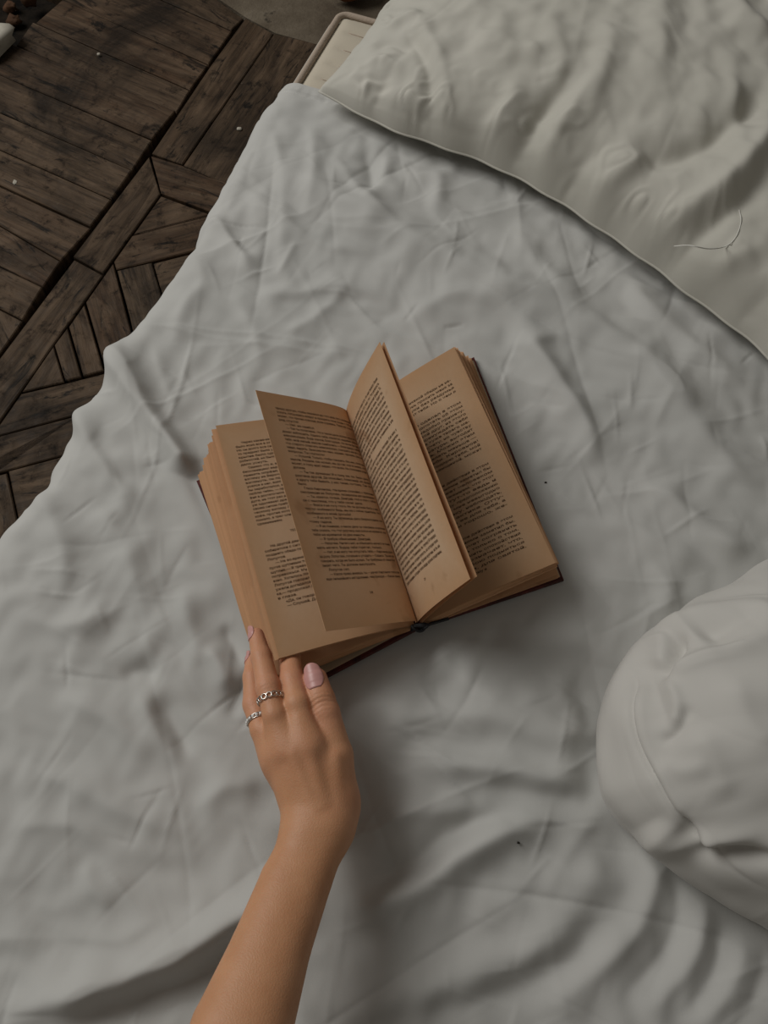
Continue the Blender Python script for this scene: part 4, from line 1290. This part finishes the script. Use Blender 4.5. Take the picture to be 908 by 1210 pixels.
# knuckle wrinkles: lines across the finger at the joints
disp = np.zeros(len(V)); flush = np.zeros(len(V))
def wrinkle(j, axis_to, width, amp, lines, spacing):
    global disp
    j = np.asarray(j); d = (axis_to-j)/np.linalg.norm(axis_to-j); q = V-j
    s = q@d; rad = np.linalg.norm(q-s[:, None]*d, axis=1)
    m = np.exp(-(s/(spacing*lines*.5))**2)*(rad < width)*np.clip(N_[:, 2], 0, 1)
    lat = (q-s[:, None]*d)@np.cross(d, [0, 0, 1.])
    disp += -amp*m*(.5+.5*np.cos((s+lat*lat*25)*2*math.pi/spacing))
th_c = fingers['thumb']
wrinkle(P(382, 833, .0605), th_c[4][0], .0155, .00055, 4, .0034)
wrinkle(fingers['middle'][2][0], fingers['middle'][3][0], .013, .00025, 4, .0032)
wrinkle(fingers['index'][2][0], fingers['index'][3][0], .013, .00030, 4, .0030)
wrinkle(fingers['index'][3][0], fingers['index'][4][0], .012, .00022, 3, .0026)
V = V+N_*disp[:, None]
for ch in fingers.values():
    for (p, r_), wgt in zip(ch, (.35, .25, .6, .5, .9)):
        flush = np.maximum(flush, wgt*np.exp(-(np.linalg.norm(V-p, axis=1)/(r_*1.8))**2))
person = mesh('person', V, Fq, M_skin, smooth=True, attrs={'flush': flush})
tag(person, 'bare left forearm and hand holding the lower left corner of the open book', 'person')
# finger nails
def nail(name, ch, base_t, length, half, nrm, lab, over=.0022):
    (a, ra), (b, rb) = ch[-2], ch[-1]
    d = (b-a)/np.linalg.norm(b-a); tip = b+d*rb
    nrm = np.asarray(nrm, float); nrm = nrm-d*(nrm@d); nrm /= np.linalg.norm(nrm); side = np.cross(d, nrm)
    nu, nv = 16, 13; pts = np.zeros((nu, nv, 3))
    for i in range(nu):
        s = -length+(length+over)*i/(nu-1)
        e = 2*i/(nu-1)-1
        wdt = half*(1-abs(min(0, e))**2.6*.55)*(1-max(0, e)**4*.42)
        for j in range(nv):
            w = (2*j/(nv-1)-1); ang = w*wdt/rb
            cdir = nrm*math.cos(ang)+side*math.sin(ang)
            o = tip+d*(s-.0012*max(0, e)**3*w*w)
            base_pt = o-nrm*rb*0
            # march towards the finger axis
            s0 = np.linspace(.017, .001, 60)
            q = o+cdir*s0[:, None]
            dd = sd_finger(q, ch)
            k = np.argmax(dd < .0004)
            hgt = s0[k] if (dd < .0004).any() else rb*.55
            if s > -rb*.75: hgt = max(hgt, rb*(.93-.10*max(0, (s+rb*.75)/rb)))
            pts[i, j] = o+cdir*hgt
    k = pts.reshape(-1, 3)
    n0 = nrm*.0003
    fs = grid_faces(nu, nv); Nn = nu*nv
    rim = [i*nv for i in range(nu)]+[(nu-1)*nv+j for j in range(1, nv)]+[i*nv+nv-1 for i in range(nu-2, -1, -1)]+[j for j in range(nv-2, 0, -1)]
    F2 = [tuple(q) for q in fs]+[tuple(q[::-1]+Nn) for q in fs]+[(rim[(i+1) % len(rim)], rim[i], rim[i]+Nn, rim[(i+1) % len(rim)]+Nn) for i in range(len(rim))]
    o = mesh(name, np.concatenate([k-n0, k+n0*.6]), F2, M_nail, person, smooth=True)
    o['label'] = lab
nail('fingernail', fingers['thumb'], 0, .0180, .0088, (-.10, -.25, 1), 'pink polished thumb nail')
nail('fingernail', fingers['middle'], 0, .0105, .0058, (-1, 0, .55), 'pink polished middle finger nail')
nail('fingernail', fingers['ring'], 0, .0095, .0055, (-1, 0, .35), 'pink polished ring finger nail')
nail('fingernail', fingers['index'], 0, .0105, .0060, (-.3, 0, 1), 'pink polished index finger nail')
nail('fingernail', fingers['little'], 0, .0085, .0048, (-1, 0, .3), 'pink polished little finger nail')

# rings
def ring_path(ch, center, tilt, n):
    best = None
    c0 = np.asarray(center)
    segs = list(zip(ch[:-1], ch[1:]))
    for (a, _), (b, _) in segs:
        d = b-a; t = np.clip((c0-a)@d/(d@d), 0, 1); q = a+t*d
        if best is None or np.linalg.norm(q-c0) < best[0]: best = (np.linalg.norm(q-c0), q, d/np.linalg.norm(d))
    _, c, d = best
    d = d+np.asarray(tilt); d /= np.linalg.norm(d)
    u = np.cross(d, [0, 0, 1.]); u /= np.linalg.norm(u); w = np.cross(u, d)
    out = []; dirs = []
    for i in range(n):
        t = 2*math.pi*i/n; dr = u*math.cos(t)+w*math.sin(t)
        s0 = np.linspace(.006, .02, 90); dd = sd_finger(c+dr*s0[:, None], ch)
        out.append(c+dr*s0[np.argmax(dd > .0003)]); dirs.append(dr)
    return np.array(out), np.array(dirs), d, c
NRG = 16
pth, dirs, d, c = ring_path(fingers['middle'], P(319, 826, .066), (0, 0, 0), NRG)
rg = empty('ring', c, 'silver ring of linked open circles worn on the middle finger', 'ring')
per = np.linalg.norm(np.roll(pth, -1, 0)-pth, axis=1).mean()
for i in range(NRG):
    tng = np.cross(d, dirs[i])
    q = [pth[i]+dirs[i]*.0006+tng*per*.56*math.cos(t)+d*.0020*math.sin(t) for t in np.linspace(0, 2*math.pi, 12, endpoint=False)]
    Vv, ff = tube(q, .00052, 6, closed=True); mesh('link', Vv, ff, M_silver, rg, smooth=True)
NRG = 20
pth, dirs, d, c = ring_path(fingers['ring'], P(305, 851, .051), (0, 0, 0), NRG)
rg = empty('ring', c, 'silver ring set with a row of clear stones worn on the ring finger', 'ring')
per = np.linalg.norm(np.roll(pth, -1, 0)-pth, axis=1).mean()
pp = []
for sgn in (-1, 1):
    pp.append(tube(pth+dirs*.0003+d*sgn*.0015, .0005, 6, closed=True))
Vv, ff = join(pp); mesh('band', Vv, ff, M_silver, rg, smooth=True)
for i in range(NRG):
    tng = np.cross(d, dirs[i]); q0 = pth[i]+dirs[i]*.0007
    Vs = []
    for a in range(6):
        ph0 = math.pi*a/5
        for b_ in range(8):
            t = 2*math.pi*b_/8
            Vs.append(q0+dirs[i]*math.cos(ph0)*.0009+(tng*math.cos(t)+d*math.sin(t))*math.sin(ph0)*per*.46)
    mesh('stone', Vs, grid_faces(6, 8, True), M_stone, rg, smooth=True)

# tiny dark crumbs on the sheet
M_crumb, nt, b = material('dark_crumb', .8); b.inputs['Base Color'].default_value = (.02, .016, .012, 1)
for (cx, cy), lab, sd in (((645, 570), 'tiny dark crumb on the sheet beside the right edge of the book', 81), ((613, 996), 'tiny black crumb on the sheet between forearm and duvet', 82)):
    z = 0.0
    for _ in range(5): q = P(cx, cy, z); z = sheet_z(q[0], q[1])
    chunk('crumb', cx, cy, (.0022, .0016, .0012), M_crumb, lab, 'crumb', sd, z=z)
